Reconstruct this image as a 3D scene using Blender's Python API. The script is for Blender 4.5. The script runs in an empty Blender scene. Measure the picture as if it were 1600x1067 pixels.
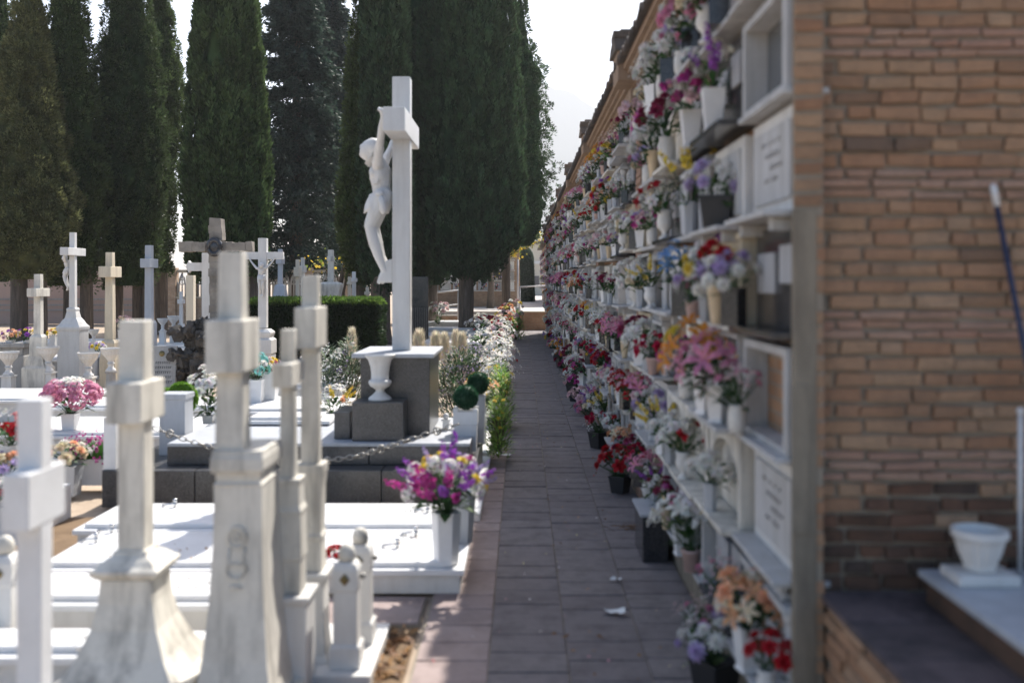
import bpy, bmesh, math, random
import numpy as np
from mathutils import Vector, Matrix, Euler

# ------------------------------------------------------------ camera, sky, sun, exposure
sc = bpy.context.scene
COL = sc.collection
H = 2.2            # eye height above the path
F = 1556.0         # focal length in pixels of the 1600 px wide photograph
cam_d = bpy.data.cameras.new('camera'); cam = bpy.data.objects.new('camera', cam_d); COL.objects.link(cam)
cam.location = (0, 0, H); cam.rotation_euler = (math.radians(90), 0, 0)
cam_d.sensor_width = 36; cam_d.lens = 35.0; cam_d.shift_x = -15/1600; cam_d.shift_y = -93/1600
cam_d.clip_end = 12000; cam_d.clip_start = 0.05
cam_d.dof.use_dof = True; cam_d.dof.focus_distance = 27.0; cam_d.dof.aperture_fstop = 1.08
sc.camera = cam
SUN = Vector((0.315, 0.85, 1.0)).normalized()
sun_el = math.asin(SUN.z); sun_az = math.atan2(SUN.x, SUN.y)
w = bpy.data.worlds.new('World'); sc.world = w; w.use_nodes = True
nt = w.node_tree; bg = nt.nodes['Background']
sky = nt.nodes.new('ShaderNodeTexSky'); sky.sky_type = 'NISHITA'; sky.sun_disc = False
sky.sun_elevation = sun_el; sky.sun_rotation = sun_az
sky.air_density = 1.0; sky.dust_density = 3.5; sky.ozone_density = 1.0; sky.altitude = 600
nt.links.new(sky.outputs[0], bg.inputs[0]); bg.inputs[1].default_value = 0.115
sl = bpy.data.lights.new('sun', 'SUN'); so = bpy.data.objects.new('sun', sl); COL.objects.link(so)
sl.energy = 5.0; sl.angle = math.radians(0.6); sl.color = (1.0, 0.95, 0.88)
so.rotation_euler = SUN.to_track_quat('Z', 'Y').to_euler(); so.location = (10, 10, 30)
sc.view_settings.view_transform = 'Standard'; sc.view_settings.look = 'None'
sc.view_settings.exposure = 1.15; sc.view_settings.gamma = 1.0
sc.cycles.use_denoising = True
sc.cycles.max_bounces = 6; sc.cycles.diffuse_bounces = 3; sc.cycles.glossy_bounces = 2
sc.cycles.transmission_bounces = 3; sc.cycles.transparent_max_bounces = 4
sc.cycles.caustics_reflective = False; sc.cycles.caustics_refractive = False

R = random.Random(11)
def PX(px, y): return (px - 815.0) * y / F          # world X of a photo column at distance y
def PZ(py, y): return H - (py - 440.0) * y / F      # world Z of a photo row at distance y

# ------------------------------------------------------------ materials
def newmat(name):
    m = bpy.data.materials.new(name); m.use_nodes = True
    n = m.node_tree; b = n.nodes['Principled BSDF']
    return m, n, b
def N(n, t, **k):
    x = n.nodes.new(t)
    for a, v in k.items():
        if a in x.inputs: x.inputs[a].default_value = v
        else: setattr(x, a, v)
    return x
def coords(n, scale=(1, 1, 1), kind='Object'):
    t = n.nodes.new('ShaderNodeTexCoord'); mp = n.nodes.new('ShaderNodeMapping'); mp.inputs['Scale'].default_value = scale
    n.links.new(t.outputs[kind], mp.inputs[0]); return mp.outputs[0]
def worldpos(n, scale=(1, 1, 1)):
    t = n.nodes.new('ShaderNodeNewGeometry'); mp = n.nodes.new('ShaderNodeMapping'); mp.inputs['Scale'].default_value = scale
    n.links.new(t.outputs['Position'], mp.inputs[0]); return mp.outputs[0]
def ramp(n, fac, stops):
    r = n.nodes.new('ShaderNodeValToRGB'); e = r.color_ramp.elements
    while len(e) < len(stops): e.new(0.5)
    for q, (p, c) in zip(e, stops): q.position = p; q.color = (*c, 1) if len(c) == 3 else c
    n.links.new(fac, r.inputs[0]); return r.outputs[0]
def noise(n, vec, scale, detail=5, rough=0.6):
    x = N(n, 'ShaderNodeTexNoise', Scale=scale, Detail=detail, Roughness=rough); n.links.new(vec, x.inputs['Vector']); return x.outputs[0]
def mix(n, fac, a, b, mode='MIX'):
    x = n.nodes.new('ShaderNodeMix'); x.data_type = 'RGBA'; x.blend_type = mode
    for s, v in ((x.inputs[0], fac), (x.inputs[6], a), (x.inputs[7], b)):
        if isinstance(v, (int, float)): s.default_value = v
        elif isinstance(v, tuple): s.default_value = (*v, 1)
        else: n.links.new(v, s)
    return x.outputs[2]
def bump(n, b, h, strength=0.3, dist=0.01):
    x = N(n, 'ShaderNodeBump', Strength=strength, Distance=dist); n.links.new(h, x.inputs['Height']); n.links.new(x.outputs[0], b.inputs['Normal'])

def stone(name, base, stain, amount=0.5, rough=0.55, spec=0.3, streak=True, fine=90, seedscale=1.0, thr=0.5):
    m, n, b = newmat(name)
    v = worldpos(n)
    vs = worldpos(n, (9*seedscale, 9*seedscale, 1.3*seedscale)) if streak else worldpos(n, (4, 4, 4))
    n1 = noise(n, vs, 1.0, 6, 0.65)
    n2 = noise(n, v, 2.3*seedscale, 6, 0.7)
    n3 = noise(n, v, fine, 3, 0.6)
    f1 = ramp(n, n1, [(thr-0.05, (0, 0, 0)), (thr+0.25, (1, 1, 1))])
    f2 = ramp(n, n2, [(thr-0.07, (0, 0, 0)), (thr+0.2, (1, 1, 1))])
    dark = tuple(c*0.82 for c in base)
    c = mix(n, n3, base, dark)
    mul = N(n, 'ShaderNodeMath', operation='MULTIPLY'); n.links.new(f1, mul.inputs[0]); mul.inputs[1].default_value = amount
    c = mix(n, mul.outputs[0], c, stain)
    mul2 = N(n, 'ShaderNodeMath', operation='MULTIPLY'); n.links.new(f2, mul2.inputs[0]); mul2.inputs[1].default_value = amount*0.7
    c = mix(n, mul2.outputs[0], c, tuple((s*0.6+q*0.4) for s, q in zip(stain, base)))
    n.links.new(c, b.inputs['Base Color']); b.inputs['Roughness'].default_value = rough
    b.inputs['Specular IOR Level'].default_value = spec
    bump(n, b, n3, 0.25, 0.004)
    return m
M = {}
M['white'] = stone('white_marble', (0.70, 0.69, 0.665), (0.42, 0.40, 0.37), 0.5, 0.45)
M['wallm'] = stone('grimy_white_marble', (0.52, 0.52, 0.52), (0.20, 0.185, 0.16), 0.6, 0.5)
M['wallgrey'] = stone('grimy_grey_marble', (0.42, 0.43, 0.45), (0.20, 0.19, 0.18), 0.5, 0.5)
M['clean'] = stone('clean_white_marble', (0.77, 0.77, 0.77), (0.48, 0.47, 0.46), 0.4, 0.35, streak=False)
M['aged'] = stone('aged_marble', (0.70, 0.665, 0.59), (0.12, 0.112, 0.10), 0.85, 0.7, thr=.52)
M['yellowed'] = stone('yellowed_marble', (0.66, 0.58, 0.44), (0.24, 0.20, 0.15), 0.5, 0.7)
M['greymarble'] = stone('grey_marble', (0.46, 0.48, 0.51), (0.24, 0.25, 0.27), 0.5, 0.4)
M['greystone'] = stone('grey_stone', (0.40, 0.39, 0.37), (0.15, 0.14, 0.13), 0.6, 0.8)
M['rock'] = stone('dark_rock', (0.10, 0.09, 0.08), (0.015, 0.014, 0.013), 0.8, 0.9, 0.2, False, 30)
M['mossrock'] = stone('lichen_rock', (0.30, 0.27, 0.23), (0.09, 0.08, 0.07), 0.8, 0.95, 0.2, False, 30)
M['concrete'] = stone('weathered_plaster', (0.28, 0.24, 0.185), (0.085, 0.07, 0.055), 0.85, 0.9, 0.2, True, 60)
M['pinkwall'] = stone('pink_plaster', (0.50, 0.36, 0.30), (0.40, 0.30, 0.26), 0.4, 0.9, 0.2)
M['cream'] = stone('cream_plaster', (0.62, 0.56, 0.45), (0.45, 0.4, 0.32), 0.4, 0.9, 0.2)
M['dirtsoil'] = stone('soil', (0.20, 0.14, 0.09), (0.08, 0.055, 0.035), 0.7, 1.0, 0.1, False, 40)
M['ground'] = stone('sandy_ground', (0.42, 0.34, 0.26), (0.26, 0.20, 0.15), 0.7, 1.0, 0.1, False, 25)
M['paving'] = stone('far_paving', (0.50, 0.46, 0.42), (0.36, 0.33, 0.30), 0.5, 0.9, 0.2, False, 20)
M['hill'] = stone('hillside', (0.20, 0.20, 0.15), (0.12, 0.13, 0.09), 0.7, 1.0, 0.0, False, 0.01, 0.003)

def granite(name, a, bcol, rough=0.3):
    m, n, b = newmat(name); v = worldpos(n)
    vo = N(n, 'ShaderNodeTexVoronoi', Scale=170.0); n.links.new(v, vo.inputs['Vector'])
    c = ramp(n, vo.outputs['Color'], [(0.25, a), (0.5, tuple((x+y)/2 for x, y in zip(a, bcol))), (0.8, bcol)])
    d = noise(n, v, 2.0, 6, 0.7); f = ramp(n, d, [(0.45, (0, 0, 0)), (0.75, (1, 1, 1))])
    mm = N(n, 'ShaderNodeMath', operation='MULTIPLY'); n.links.new(f, mm.inputs[0]); mm.inputs[1].default_value = 0.4
    c = mix(n, mm.outputs[0], c, (0.17, 0.155, 0.135))
    n.links.new(c, b.inputs['Base Color']); b.inputs['Roughness'].default_value = rough
    return m
M['granite'] = granite('dark_granite', (0.012, 0.012, 0.014), (0.085, 0.085, 0.09))
M['granite_b'] = granite('black_granite', (0.012, 0.012, 0.014), (0.05, 0.05, 0.055), 0.2)

def per_object(name, stops, rough=0.85, bumpy=0.4, dirt=(0.05, 0.045, 0.04), dirtamt=0.5, scale=40):
    m, n, b = newmat(name)
    oi = n.nodes.new('ShaderNodeObjectInfo'); v = worldpos(n)
    c = ramp(n, oi.outputs['Random'], stops)
    a = noise(n, v, 5.0, 6, 0.7); f = ramp(n, a, [(0.45, (0, 0, 0)), (0.72, (1, 1, 1))])
    mm = N(n, 'ShaderNodeMath', operation='MULTIPLY'); n.links.new(f, mm.inputs[0]); mm.inputs[1].default_value = dirtamt
    c = mix(n, mm.outputs[0], c, dirt)
    fine = noise(n, v, scale, 4, 0.7)
    c = mix(n, fine, c, mix(n, 0.45, c, dirt))
    n.links.new(c, b.inputs['Base Color']); b.inputs['Roughness'].default_value = rough
    b.inputs['Specular IOR Level'].default_value = 0.2
    bump(n, b, fine, bumpy, 0.01)
    return m
BR = [(0.0, (0.35, 0.185, 0.105)), (0.2, (0.38, 0.225, 0.135)), (0.42, (0.42, 0.27, 0.165)), (0.62, (0.37, 0.205, 0.12)), (0.8, (0.44, 0.295, 0.19)), (0.95, (0.30, 0.175, 0.105)), (1.0, (0.18, 0.12, 0.085))]
M['brick'] = per_object('hand_made_brick', BR, dirtamt=0.35)
M['brick_low'] = per_object('damp_sooty_brick', [(0, (0.13, 0.075, 0.05)), (0.5, (0.19, 0.10, 0.065)), (1, (0.085, 0.06, 0.048))], dirtamt=0.7, dirt=(0.03, 0.027, 0.024))
M['brick_red'] = per_object('red_header_brick', [(0, (0.39, 0.22, 0.155)), (0.6, (0.42, 0.27, 0.195)), (1, (0.35, 0.21, 0.145))], dirtamt=0.3)
M['tile'] = per_object('path_slab', [(0, (0.20, 0.176, 0.175)), (0.5, (0.225, 0.20, 0.198)), (1, (0.245, 0.22, 0.215))], 0.8, 0.5, (0.07, 0.06, 0.06), 0.65, 14)
M['tile_edge'] = per_object('border_slab', [(0, (0.31, 0.25, 0.235)), (0.5, (0.38, 0.31, 0.29)), (1, (0.34, 0.27, 0.255))], 0.85, 0.5, (0.14, 0.105, 0.095), 0.5, 16)
M['terrace_tile'] = per_object('terrace_slab', [(0, (0.10, 0.08, 0.08)), (1, (0.145, 0.11, 0.11))], 0.8, 0.4, (0.03, 0.028, 0.032), 0.85, 20)
M['roof'] = per_object('roof_tile_clay', [(0, (0.11, 0.095, 0.085)), (0.5, (0.16, 0.13, 0.11)), (1, (0.22, 0.16, 0.12))], dirtamt=0.7)

def brickmat(name, c1, c2, mortar, scale=(1, 1, 1), bw=0.24, bh=0.07, axis='XZ'):
    m, n, b = newmat(name)
    t = n.nodes.new('ShaderNodeNewGeometry'); s = n.nodes.new('ShaderNodeSeparateXYZ'); n.links.new(t.outputs['Position'], s.inputs[0])
    cb = n.nodes.new('ShaderNodeCombineXYZ'); n.links.new(s.outputs['Y' if axis == 'YZ' else 'X'], cb.inputs[0]); n.links.new(s.outputs['Z'], cb.inputs[1])
    bt = N(n, 'ShaderNodeTexBrick', Scale=1.0); bt.inputs['Color1'].default_value = (*c1, 1); bt.inputs['Color2'].default_value = (*c2, 1); bt.inputs['Mortar'].default_value = (*mortar, 1)
    bt.inputs['Brick Width'].default_value = bw; bt.inputs['Row Height'].default_value = bh; bt.inputs['Mortar Size'].default_value = 0.008
    n.links.new(cb.outputs[0], bt.inputs['Vector'])
    v = worldpos(n); a = noise(n, v, 3.0, 5, 0.7); f = ramp(n, a, [(0.4, (0.75, 0.72, 0.7)), (0.7, (1.1, 1.1, 1.1))])
    c = mix(n, 1.0, bt.outputs['Color'], f, 'MULTIPLY')
    n.links.new(c, b.inputs['Base Color']); b.inputs['Roughness'].default_value = 0.9
    bump(n, b, bt.outputs['Fac'], -0.4, 0.01)
    return m
M['brickwall'] = brickmat('wall_brick', (0.40, 0.24, 0.14), (0.32, 0.18, 0.10), (0.28, 0.24, 0.19), axis='YZ')
M['brickface'] = brickmat('wall_brick_across', (0.42, 0.27, 0.17), (0.34, 0.20, 0.12), (0.34, 0.30, 0.24))
M['brickpale'] = brickmat('pale_orange_brick', (0.55, 0.40, 0.28), (0.48, 0.33, 0.23), (0.5, 0.44, 0.36))
M['mortar'] = stone('mortar', (0.31, 0.265, 0.21), (0.15, 0.13, 0.105), 0.6, 0.95, 0.1, False, 80)
M['cornice'] = stone('clay_cornice', (0.34, 0.245, 0.175), (0.16, 0.12, 0.09), 0.6, 0.9, 0.1, True, 60)

def plain(name, col, rough=0.5, metal=0.0, spec=0.5):
    m, n, b = newmat(name)
    v = worldpos(n); a = noise(n, v, 25.0, 4, 0.6)
    c = mix(n, a, tuple(x*0.8 for x in col), tuple(min(1, x*1.1) for x in col))
    n.links.new(c, b.inputs['Base Color']); b.inputs['Roughness'].default_value = rough; b.inputs['Metallic'].default_value = metal
    b.inputs['Specular IOR Level'].default_value = spec
    return m
M['chrome'] = plain('bright_metal', (0.6, 0.6, 0.6), 0.2, 1.0)
M['steel'] = plain('galvanised_steel', (0.30, 0.29, 0.27), 0.5, 0.7)
M['rail'] = plain('grey_rail', (0.45, 0.45, 0.47), 0.5)
M['plastic_navy'] = plain('navy_plastic', (0.02, 0.03, 0.07), 0.4)
M['plastic_white'] = plain('pale_plastic', (0.6, 0.6, 0.6), 0.4)
M['plastic_black'] = plain('black_plastic', (0.02, 0.02, 0.022), 0.5)
M['ceramic'] = plain('white_ceramic', (0.60, 0.59, 0.56), 0.35)
M['beige'] = plain('beige_ceramic', (0.55, 0.43, 0.28), 0.5)
M['pinkpot'] = plain('pale_pink_pot', (0.5, 0.36, 0.33), 0.6)
M['terracotta'] = plain('terracotta', (0.42, 0.16, 0.08), 0.8)
M['hole'] = plain('dark_recess', (0.03, 0.028, 0.026), 0.9)
M['glass'] = plain('case_glass', (0.10, 0.11, 0.12), 0.08)
M['plume'] = plain('pampas_plume', (0.62, 0.52, 0.38), 0.95, 0, 0.1)
M['paper'] = plain('white_paper', (0.75, 0.77, 0.76), 0.8)
M['gold'] = plain('tarnished_brass', (0.20, 0.15, 0.07), 0.45, 1.0)

def barkmat():
    m, n, b = newmat('cypress_bark'); v = worldpos(n, (14, 14, 1.2)); a = noise(n, v, 1.0, 6, 0.7)
    c = ramp(n, a, [(0.3, (0.055, 0.042, 0.033)), (0.55, (0.14, 0.11, 0.085)), (0.8, (0.26, 0.21, 0.17))])
    n.links.new(c, b.inputs['Base Color']); b.inputs['Roughness'].default_value = 0.95; bump(n, b, a, 0.9, 0.05); return m
M['bark'] = barkmat()
def leafmat(name, trans=0.25, noise_scale=1.6, lo=0.75, hi=1.3):
    m = bpy.data.materials.new(name); m.use_nodes = True; n = m.node_tree; n.nodes.remove(n.nodes['Principled BSDF'])
    out = n.nodes['Material Output']
    at = n.nodes.new('ShaderNodeAttribute'); at.attribute_name = 'col'
    v = worldpos(n); a = noise(n, v, noise_scale, 3, 0.6); f = ramp(n, a, [(0.3, (lo,)*3), (0.7, (hi,)*3)])
    c = mix(n, 1.0, at.outputs['Color'], f, 'MULTIPLY')
    d = n.nodes.new('ShaderNodeBsdfPrincipled'); n.links.new(c, d.inputs['Base Color']); d.inputs['Roughness'].default_value = 0.6; d.inputs['Specular IOR Level'].default_value = 0.25
    t = n.nodes.new('ShaderNodeBsdfTranslucent'); n.links.new(c, t.inputs[0])
    mx = n.nodes.new('ShaderNodeMixShader'); mx.inputs[0].default_value = trans
    n.links.new(d.outputs[0], mx.inputs[1]); n.links.new(t.outputs[0], mx.inputs[2]); n.links.new(mx.outputs[0], out.inputs[0])
    return m
M['leaf'] = leafmat('cypress_foliage', 0.3)
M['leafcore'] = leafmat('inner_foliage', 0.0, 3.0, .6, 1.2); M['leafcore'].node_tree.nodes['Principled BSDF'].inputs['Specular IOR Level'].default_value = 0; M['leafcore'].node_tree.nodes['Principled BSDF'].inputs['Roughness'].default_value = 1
M['petal'] = leafmat('petals_and_leaves', 0.35, 30, 0.85, 1.15)

# ------------------------------------------------------------ mesh helpers
class MB:
    def __init__(s): s.v = []; s.f = []; s.m = []; s.c = []
    def add(s, vs, fs, mi=0, col=(1, 1, 1)):
        o = len(s.v); s.v += [tuple(p) for p in vs]
        for f in fs: s.f.append([i+o for i in f]); s.m.append(mi); s.c.append(col)
    def box(s, x0, x1, y0, y1, z0, z1, mi=0, col=(1, 1, 1), jit=0, rr=R):
        vs = [(x, y, z) for z in (z0, z1) for y in (y0, y1) for x in (x0, x1)]
        if jit: vs = [tuple(c+rr.uniform(-jit, jit) for c in p) for p in vs]
        s.add(vs, [(0, 2, 3, 1), (4, 5, 7, 6), (0, 1, 5, 4), (2, 6, 7, 3), (0, 4, 6, 2), (1, 3, 7, 5)], mi, col)
    def sq(s, prof, cx=0, cy=0, mi=0, asp=1.0, n=4):
        """stack of square (or n-sided) sections: prof = [(half width, z)]"""
        vs = []; rings = len(prof)
        for h, z in prof:
            if n == 4: vs += [(cx-h, cy-h*asp, z), (cx+h, cy-h*asp, z), (cx+h, cy+h*asp, z), (cx-h, cy+h*asp, z)]
            else: vs += [(cx+h*math.cos(2*math.pi*k/n), cy+h*asp*math.sin(2*math.pi*k/n), z) for k in range(n)]
        fs = []
        for r in range(rings-1):
            for k in range(n): a = r*n+k; b_ = r*n+(k+1) % n; fs.append((a, b_, b_+n, a+n))
        fs.append(tuple(reversed(range(n)))); fs.append(tuple(range((rings-1)*n, rings*n)))
        s.add(vs, fs, mi)
    def lathe(s, prof, n=16, flute=0, mi=0, cx=0, cy=0, col=(1, 1, 1)):
        vs = []
        for i, p in enumerate(prof):
            r, z = p[0], p[1]; fl = p[2] if len(p) > 2 else 0
            for k in range(n): q = r*(1-fl*(k % 2)); a = 2*math.pi*k/n; vs.append((cx+q*math.cos(a), cy+q*math.sin(a), z))
        fs = []
        for r in range(len(prof)-1):
            for k in range(n): a = r*n+k; b_ = r*n+(k+1) % n; fs.append((a, b_, b_+n, a+n))
        fs.append(tuple(reversed(range(n)))); fs.append(tuple(range((len(prof)-1)*n, len(prof)*n)))
        s.add(vs, fs, mi, col)
    def tube(s, pts, rads, n=8, mi=0, col=(1, 1, 1), closed=False):
        pts = [Vector(p) for p in pts]
        if not hasattr(rads, '__len__'): rads = [rads]*len(pts)
        vs = []; L = len(pts)
        for i, p in enumerate(pts):
            if closed: d = pts[(i+1) % L]-pts[i-1]
            else: d = (pts[min(i+1, L-1)]-pts[max(i-1, 0)])
            d.normalize(); up = Vector((0, 0, 1)) if abs(d.z) < 0.95 else Vector((0, 1, 0))
            a = d.cross(up).normalized(); b_ = d.cross(a)
            for k in range(n): t = 2*math.pi*k/n; vs.append(p+(a*math.cos(t)+b_*math.sin(t))*rads[i])
        fs = []
        for r in range(L if closed else L-1):
            for k in range(n): a = r*n+k; b_ = r*n+(k+1) % n; c = (r+1) % L*n; fs.append((a, b_, c+(k+1) % n, c+k))
        if not closed: fs.append(tuple(range(n))); fs.append(tuple(reversed(range((L-1)*n, L*n))))
        s.add(vs, fs, mi, col)
    def ball(s, c, r, nu=12, nv=8, mi=0, col=(1, 1, 1), rot=None):
        if not hasattr(r, '__len__'): r = (r, r, r)
        vs = []
        for j in range(nv+1):
            ph = math.pi*j/nv
            for i in range(nu):
                t = 2*math.pi*i/nu; p = Vector((r[0]*math.sin(ph)*math.cos(t), r[1]*math.sin(ph)*math.sin(t), r[2]*math.cos(ph)))
                if rot: p.rotate(rot)
                vs.append(p+Vector(c))
        fs = [(j*nu+i, (j+1)*nu+i, (j+1)*nu+(i+1) % nu, j*nu+(i+1) % nu) for j in range(nv) for i in range(nu)]
        s.add(vs, fs, mi, col)
    def prism(s, outline, y0, y1, mi=0):
        """outline in (x, z), extruded along y"""
        n = len(outline); vs = [(x, y0, z) for x, z in outline]+[(x, y1, z) for x, z in outline]
        s.add(vs, [tuple(range(n)), tuple(reversed(range(n, 2*n)))]+[(k, k+n, (k+1) % n+n, (k+1) % n) for k in range(n)], mi)
    def merge(s, o, mat=None):
        s.add([mat @ Vector(p) for p in o.v] if mat else o.v, [], 0)
        off = len(s.v)-len(o.v)
        for f, m, c in zip(o.f, o.m, o.c): s.f.append([i+off for i in f]); s.m.append(m); s.c.append(c)
    def mesh(s, name, mats, smooth=False, bevel=0, autos=False, colors=False, fix=True):
        me = bpy.data.meshes.new(name); me.from_pydata(s.v, [], s.f)
        for m in (mats if isinstance(mats, (list, tuple)) else [mats]): me.materials.append(M[m] if isinstance(m, str) else m)
        me.polygons.foreach_set('material_index', s.m)
        if colors:
            at = me.attributes.new('col', 'FLOAT_COLOR', 'CORNER')
            arr = np.repeat(np.array([(*c, 1) for c in s.c], dtype=np.float32), [len(f) for f in s.f], axis=0)
            at.data.foreach_set('color', arr.ravel())
        if bevel or fix:
            bm = bmesh.new(); bm.from_mesh(me)
            if fix: bmesh.ops.recalc_face_normals(bm, faces=bm.faces)
            if bevel:
                es = [e for e in bm.edges if len(e.link_faces) == 2 and e.calc_face_angle(0) > 0.5]
                bmesh.ops.bevel(bm, geom=es, offset=bevel, segments=2, affect='EDGES', profile=0.6)
            bm.to_mesh(me); bm.free()
        if smooth: me.polygons.foreach_set('use_smooth', [True]*len(me.polygons))
        me.update(); return me

def link(name, me, parent=None, loc=None, rot=None, scale=None, kind=None):
    o = bpy.data.objects.new(name, me); COL.objects.link(o)
    if parent: o.parent = parent
    if loc is not None: o.location = loc
    if rot is not None: o.rotation_euler = rot
    if scale is not None: o.scale = (scale,)*3 if not hasattr(scale, '__len__') else scale
    if kind: o['kind'] = kind
    return o
def build(mb, name, mats, parent=None, kind=None, **k): return link(name, mb.mesh(name, mats, **k), parent, kind=kind)
def tag(o, label, cat, group=None, kind=None):
    o['label'] = label; o['category'] = cat
    if group: o['group'] = group
    if kind: o['kind'] = kind
    return o
def thing(name, label, cat, loc=(0, 0, 0), rz=0, group=None, scale=None):
    o = bpy.data.objects.new(name, None); COL.objects.link(o); o.location = loc; o.rotation_euler = (0, 0, rz)
    if scale: o.scale = (scale,)*3
    o.empty_display_size = 0.2
    return tag(o, label, cat, group)
def struct(o): o['kind'] = 'structure'; return o
def boxo(name, parent, mat, x0, x1, y0, y1, z0, z1, bevel=0.006, kind=None):
    b = MB(); b.box(x0, x1, y0, y1, z0, z1); return build(b, name, mat, parent, kind=kind, bevel=bevel)

# ------------------------------------------------------------ ground
def sheet(name, mat, x0, x1, y0, y1, z, zt=0.0):
    b = MB(); b.add([(x0, y0, z), (x1, y0, z), (x1, y1, z+zt), (x0, y1, z+zt)], [(0, 1, 2, 3)])
    return struct(build(b, name, mat, fix=False))
sheet('ground', 'ground', -3000, 3000, -60, 6000, -0.03)
b = MB(); b.box(-5.6, 60, 45.75, 160, -0.02, 0.85); struct(build(b, 'upper_pavement', 'paving'))
path = boxo('path', None, 'mortar', -0.63, 1.40, -3, 45.45, -0.1, -0.012, 0); struct(path)
tv = []
for k in range(4):
    t = MB(); t.box(0, 0.452, 0, 0.292, -0.03, 0.0, jit=0.0022); me = t.mesh('slab', 'tile', bevel=0.004); tv.append(me)
te = []
for k in range(3):
    t = MB(); t.box(0, 0.418, 0, 0.292, -0.03, 0.0, jit=0.0025); te.append(t.mesh('border_slab', 'tile_edge', bevel=0.004))
far = MB(); far_e = MB(); y = 4.9; row = 0
while y < 45.2:
    dy = 0.3
    for c in range(4):
        x = -0.612 if c == 0 else -0.186+0.46*(c-1)
        off = (0, .12, .0, .04)[c]
        z = R.uniform(-0.004, 0.004)
        if y < 17:
            o = link('slab' if c else 'border_slab', (R.choice(tv) if c else R.choice(te)), path, (x, y+off, z), (R.uniform(-.004, .004), R.uniform(-.004, .004), 0))
        elif c: far.box(x, x+0.452, y+off, y+off+0.292, -0.03, z)
        else: far_e.box(x, x+0.418, y+off, y+off+0.292, -0.03, z)
    y += dy
build(far, 'slab_field', 'tile', path, kind='stuff'); build(far_e, 'border_slab_field', 'tile_edge', path, kind='stuff')
# tiled strip between the near graves and the planting hole
st = struct(boxo('cross_path', None, 'mortar', -3.6, -0.66, 6.42, 6.98, -0.1, -0.012, 0))
for k in range(7):
    me = R.choice(te); link('border_slab', me, st, (-1.09-0.425*k, 6.43, 0.0)); 
    if k < 7: link('border_slab', R.choice(te), st, (-1.09-0.425*k, 6.69 if False else 6.722, -0.001), scale=(1, 0.86, 1))
b = MB(); b.box(-1.36, -0.66, 4.4, 6.41, -0.1, -0.022); struct(build(b, 'planting_soil', 'dirtsoil'))
# litter of dry leaves
def leaf_litter(name, n, x0, x1, y0, y1, z, cols, size=0.03, rr=R):
    b = MB()
    for _ in range(n):
        c = Vector((rr.uniform(x0, x1), rr.uniform(y0, y1), z+rr.uniform(0.002, 0.012))); a = rr.uniform(0, 6.3); s = size*rr.uniform(0.5, 1.3)
        d = Vector((math.cos(a), math.sin(a), rr.uniform(-.3, .5)))*s; p = Vector((-math.sin(a), math.cos(a), rr.uniform(-.3, .3)))*s*0.5
        b.add([c-d, c+p+Vector((0, 0, s*.3)), c+d, c-p], [(0, 1, 2), (0, 2, 3)], 0, rr.choice(cols))
    return build(b, name, 'petal', colors=True, fix=False, kind='stuff')
DRY = [(0.22, 0.11, 0.05), (0.32, 0.18, 0.07), (0.15, 0.08, 0.04), (0.45, 0.26, 0.12)]
tag(leaf_litter('dry_leaves', 340, -1.3, -0.68, 4.9, 6.4, -0.015, DRY, 0.04), 'brown dry leaves lying in the soil of the planting hole', 'leaves')
tag(leaf_litter('fallen_leaves', 150, 0.2, 1.15, 5.2, 22, 0.004, DRY, 0.018), 'scattered dry leaf crumbs on the shaded path slabs', 'leaves')
tag(leaf_litter('fallen_petals', 160, -.55, 1.1, 5.3, 26, 0.004, [(.7, .66, .62), (.6, .3, .35), (.45, .05, .06), (.6, .55, .3)], 0.013), 'scattered small fallen petals and scraps over the path slabs', 'petals')
b = MB()
for k in range(46):
    a = R.uniform(0, 6.3); c = Vector((PX(1000, 8.9)+R.gauss(0, .10), 8.85+R.gauss(0, .07), 0.012)); d = Vector((math.cos(a), math.sin(a)*.6, R.uniform(0, .2)))*R.uniform(.04, .12)
    b.tube([c-d, c+d*0.2+Vector((0, 0, .01)), c+d], 0.002, 3, 0, R.choice(DRY))
tag(build(b, 'dry_twigs', 'petal', colors=True, fix=False), 'small brown heap of dry twigs on the path near the wall foot', 'twigs')
def paper(px, py, w, label, rz):
    y = F*H/(py-440); b = MB(); n = 6; vs = []
    for i in range(n+1):
        for j in range(3): vs.append(((i/n-.5)*w+R.uniform(-.1, .1)*w*.3, (j-1)*w*0.22+R.uniform(-.05, .05)*w, 0.008+abs(R.gauss(0, .012))))
    b.add(vs, [(i*3+j, (i+1)*3+j, (i+1)*3+j+1, i*3+j+1) for i in range(n) for j in range(2)])
    o = build(b, 'paper_scrap', 'paper', fix=False, smooth=True); o.location = (PX(px, y), y, 0.006); o.rotation_euler[2] = rz; tag(o, label, 'litter')
paper(962, 908, 0.09, 'crumpled white paper scrap on the path, farther from the wall end', 0.3)
paper(960, 959, 0.14, 'long torn white paper strip lying flat on the path', -0.2)
paper(786, 712, 0.22, 'pale plastic sheet scrap beside the left edge of the path', -0.4)

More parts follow.
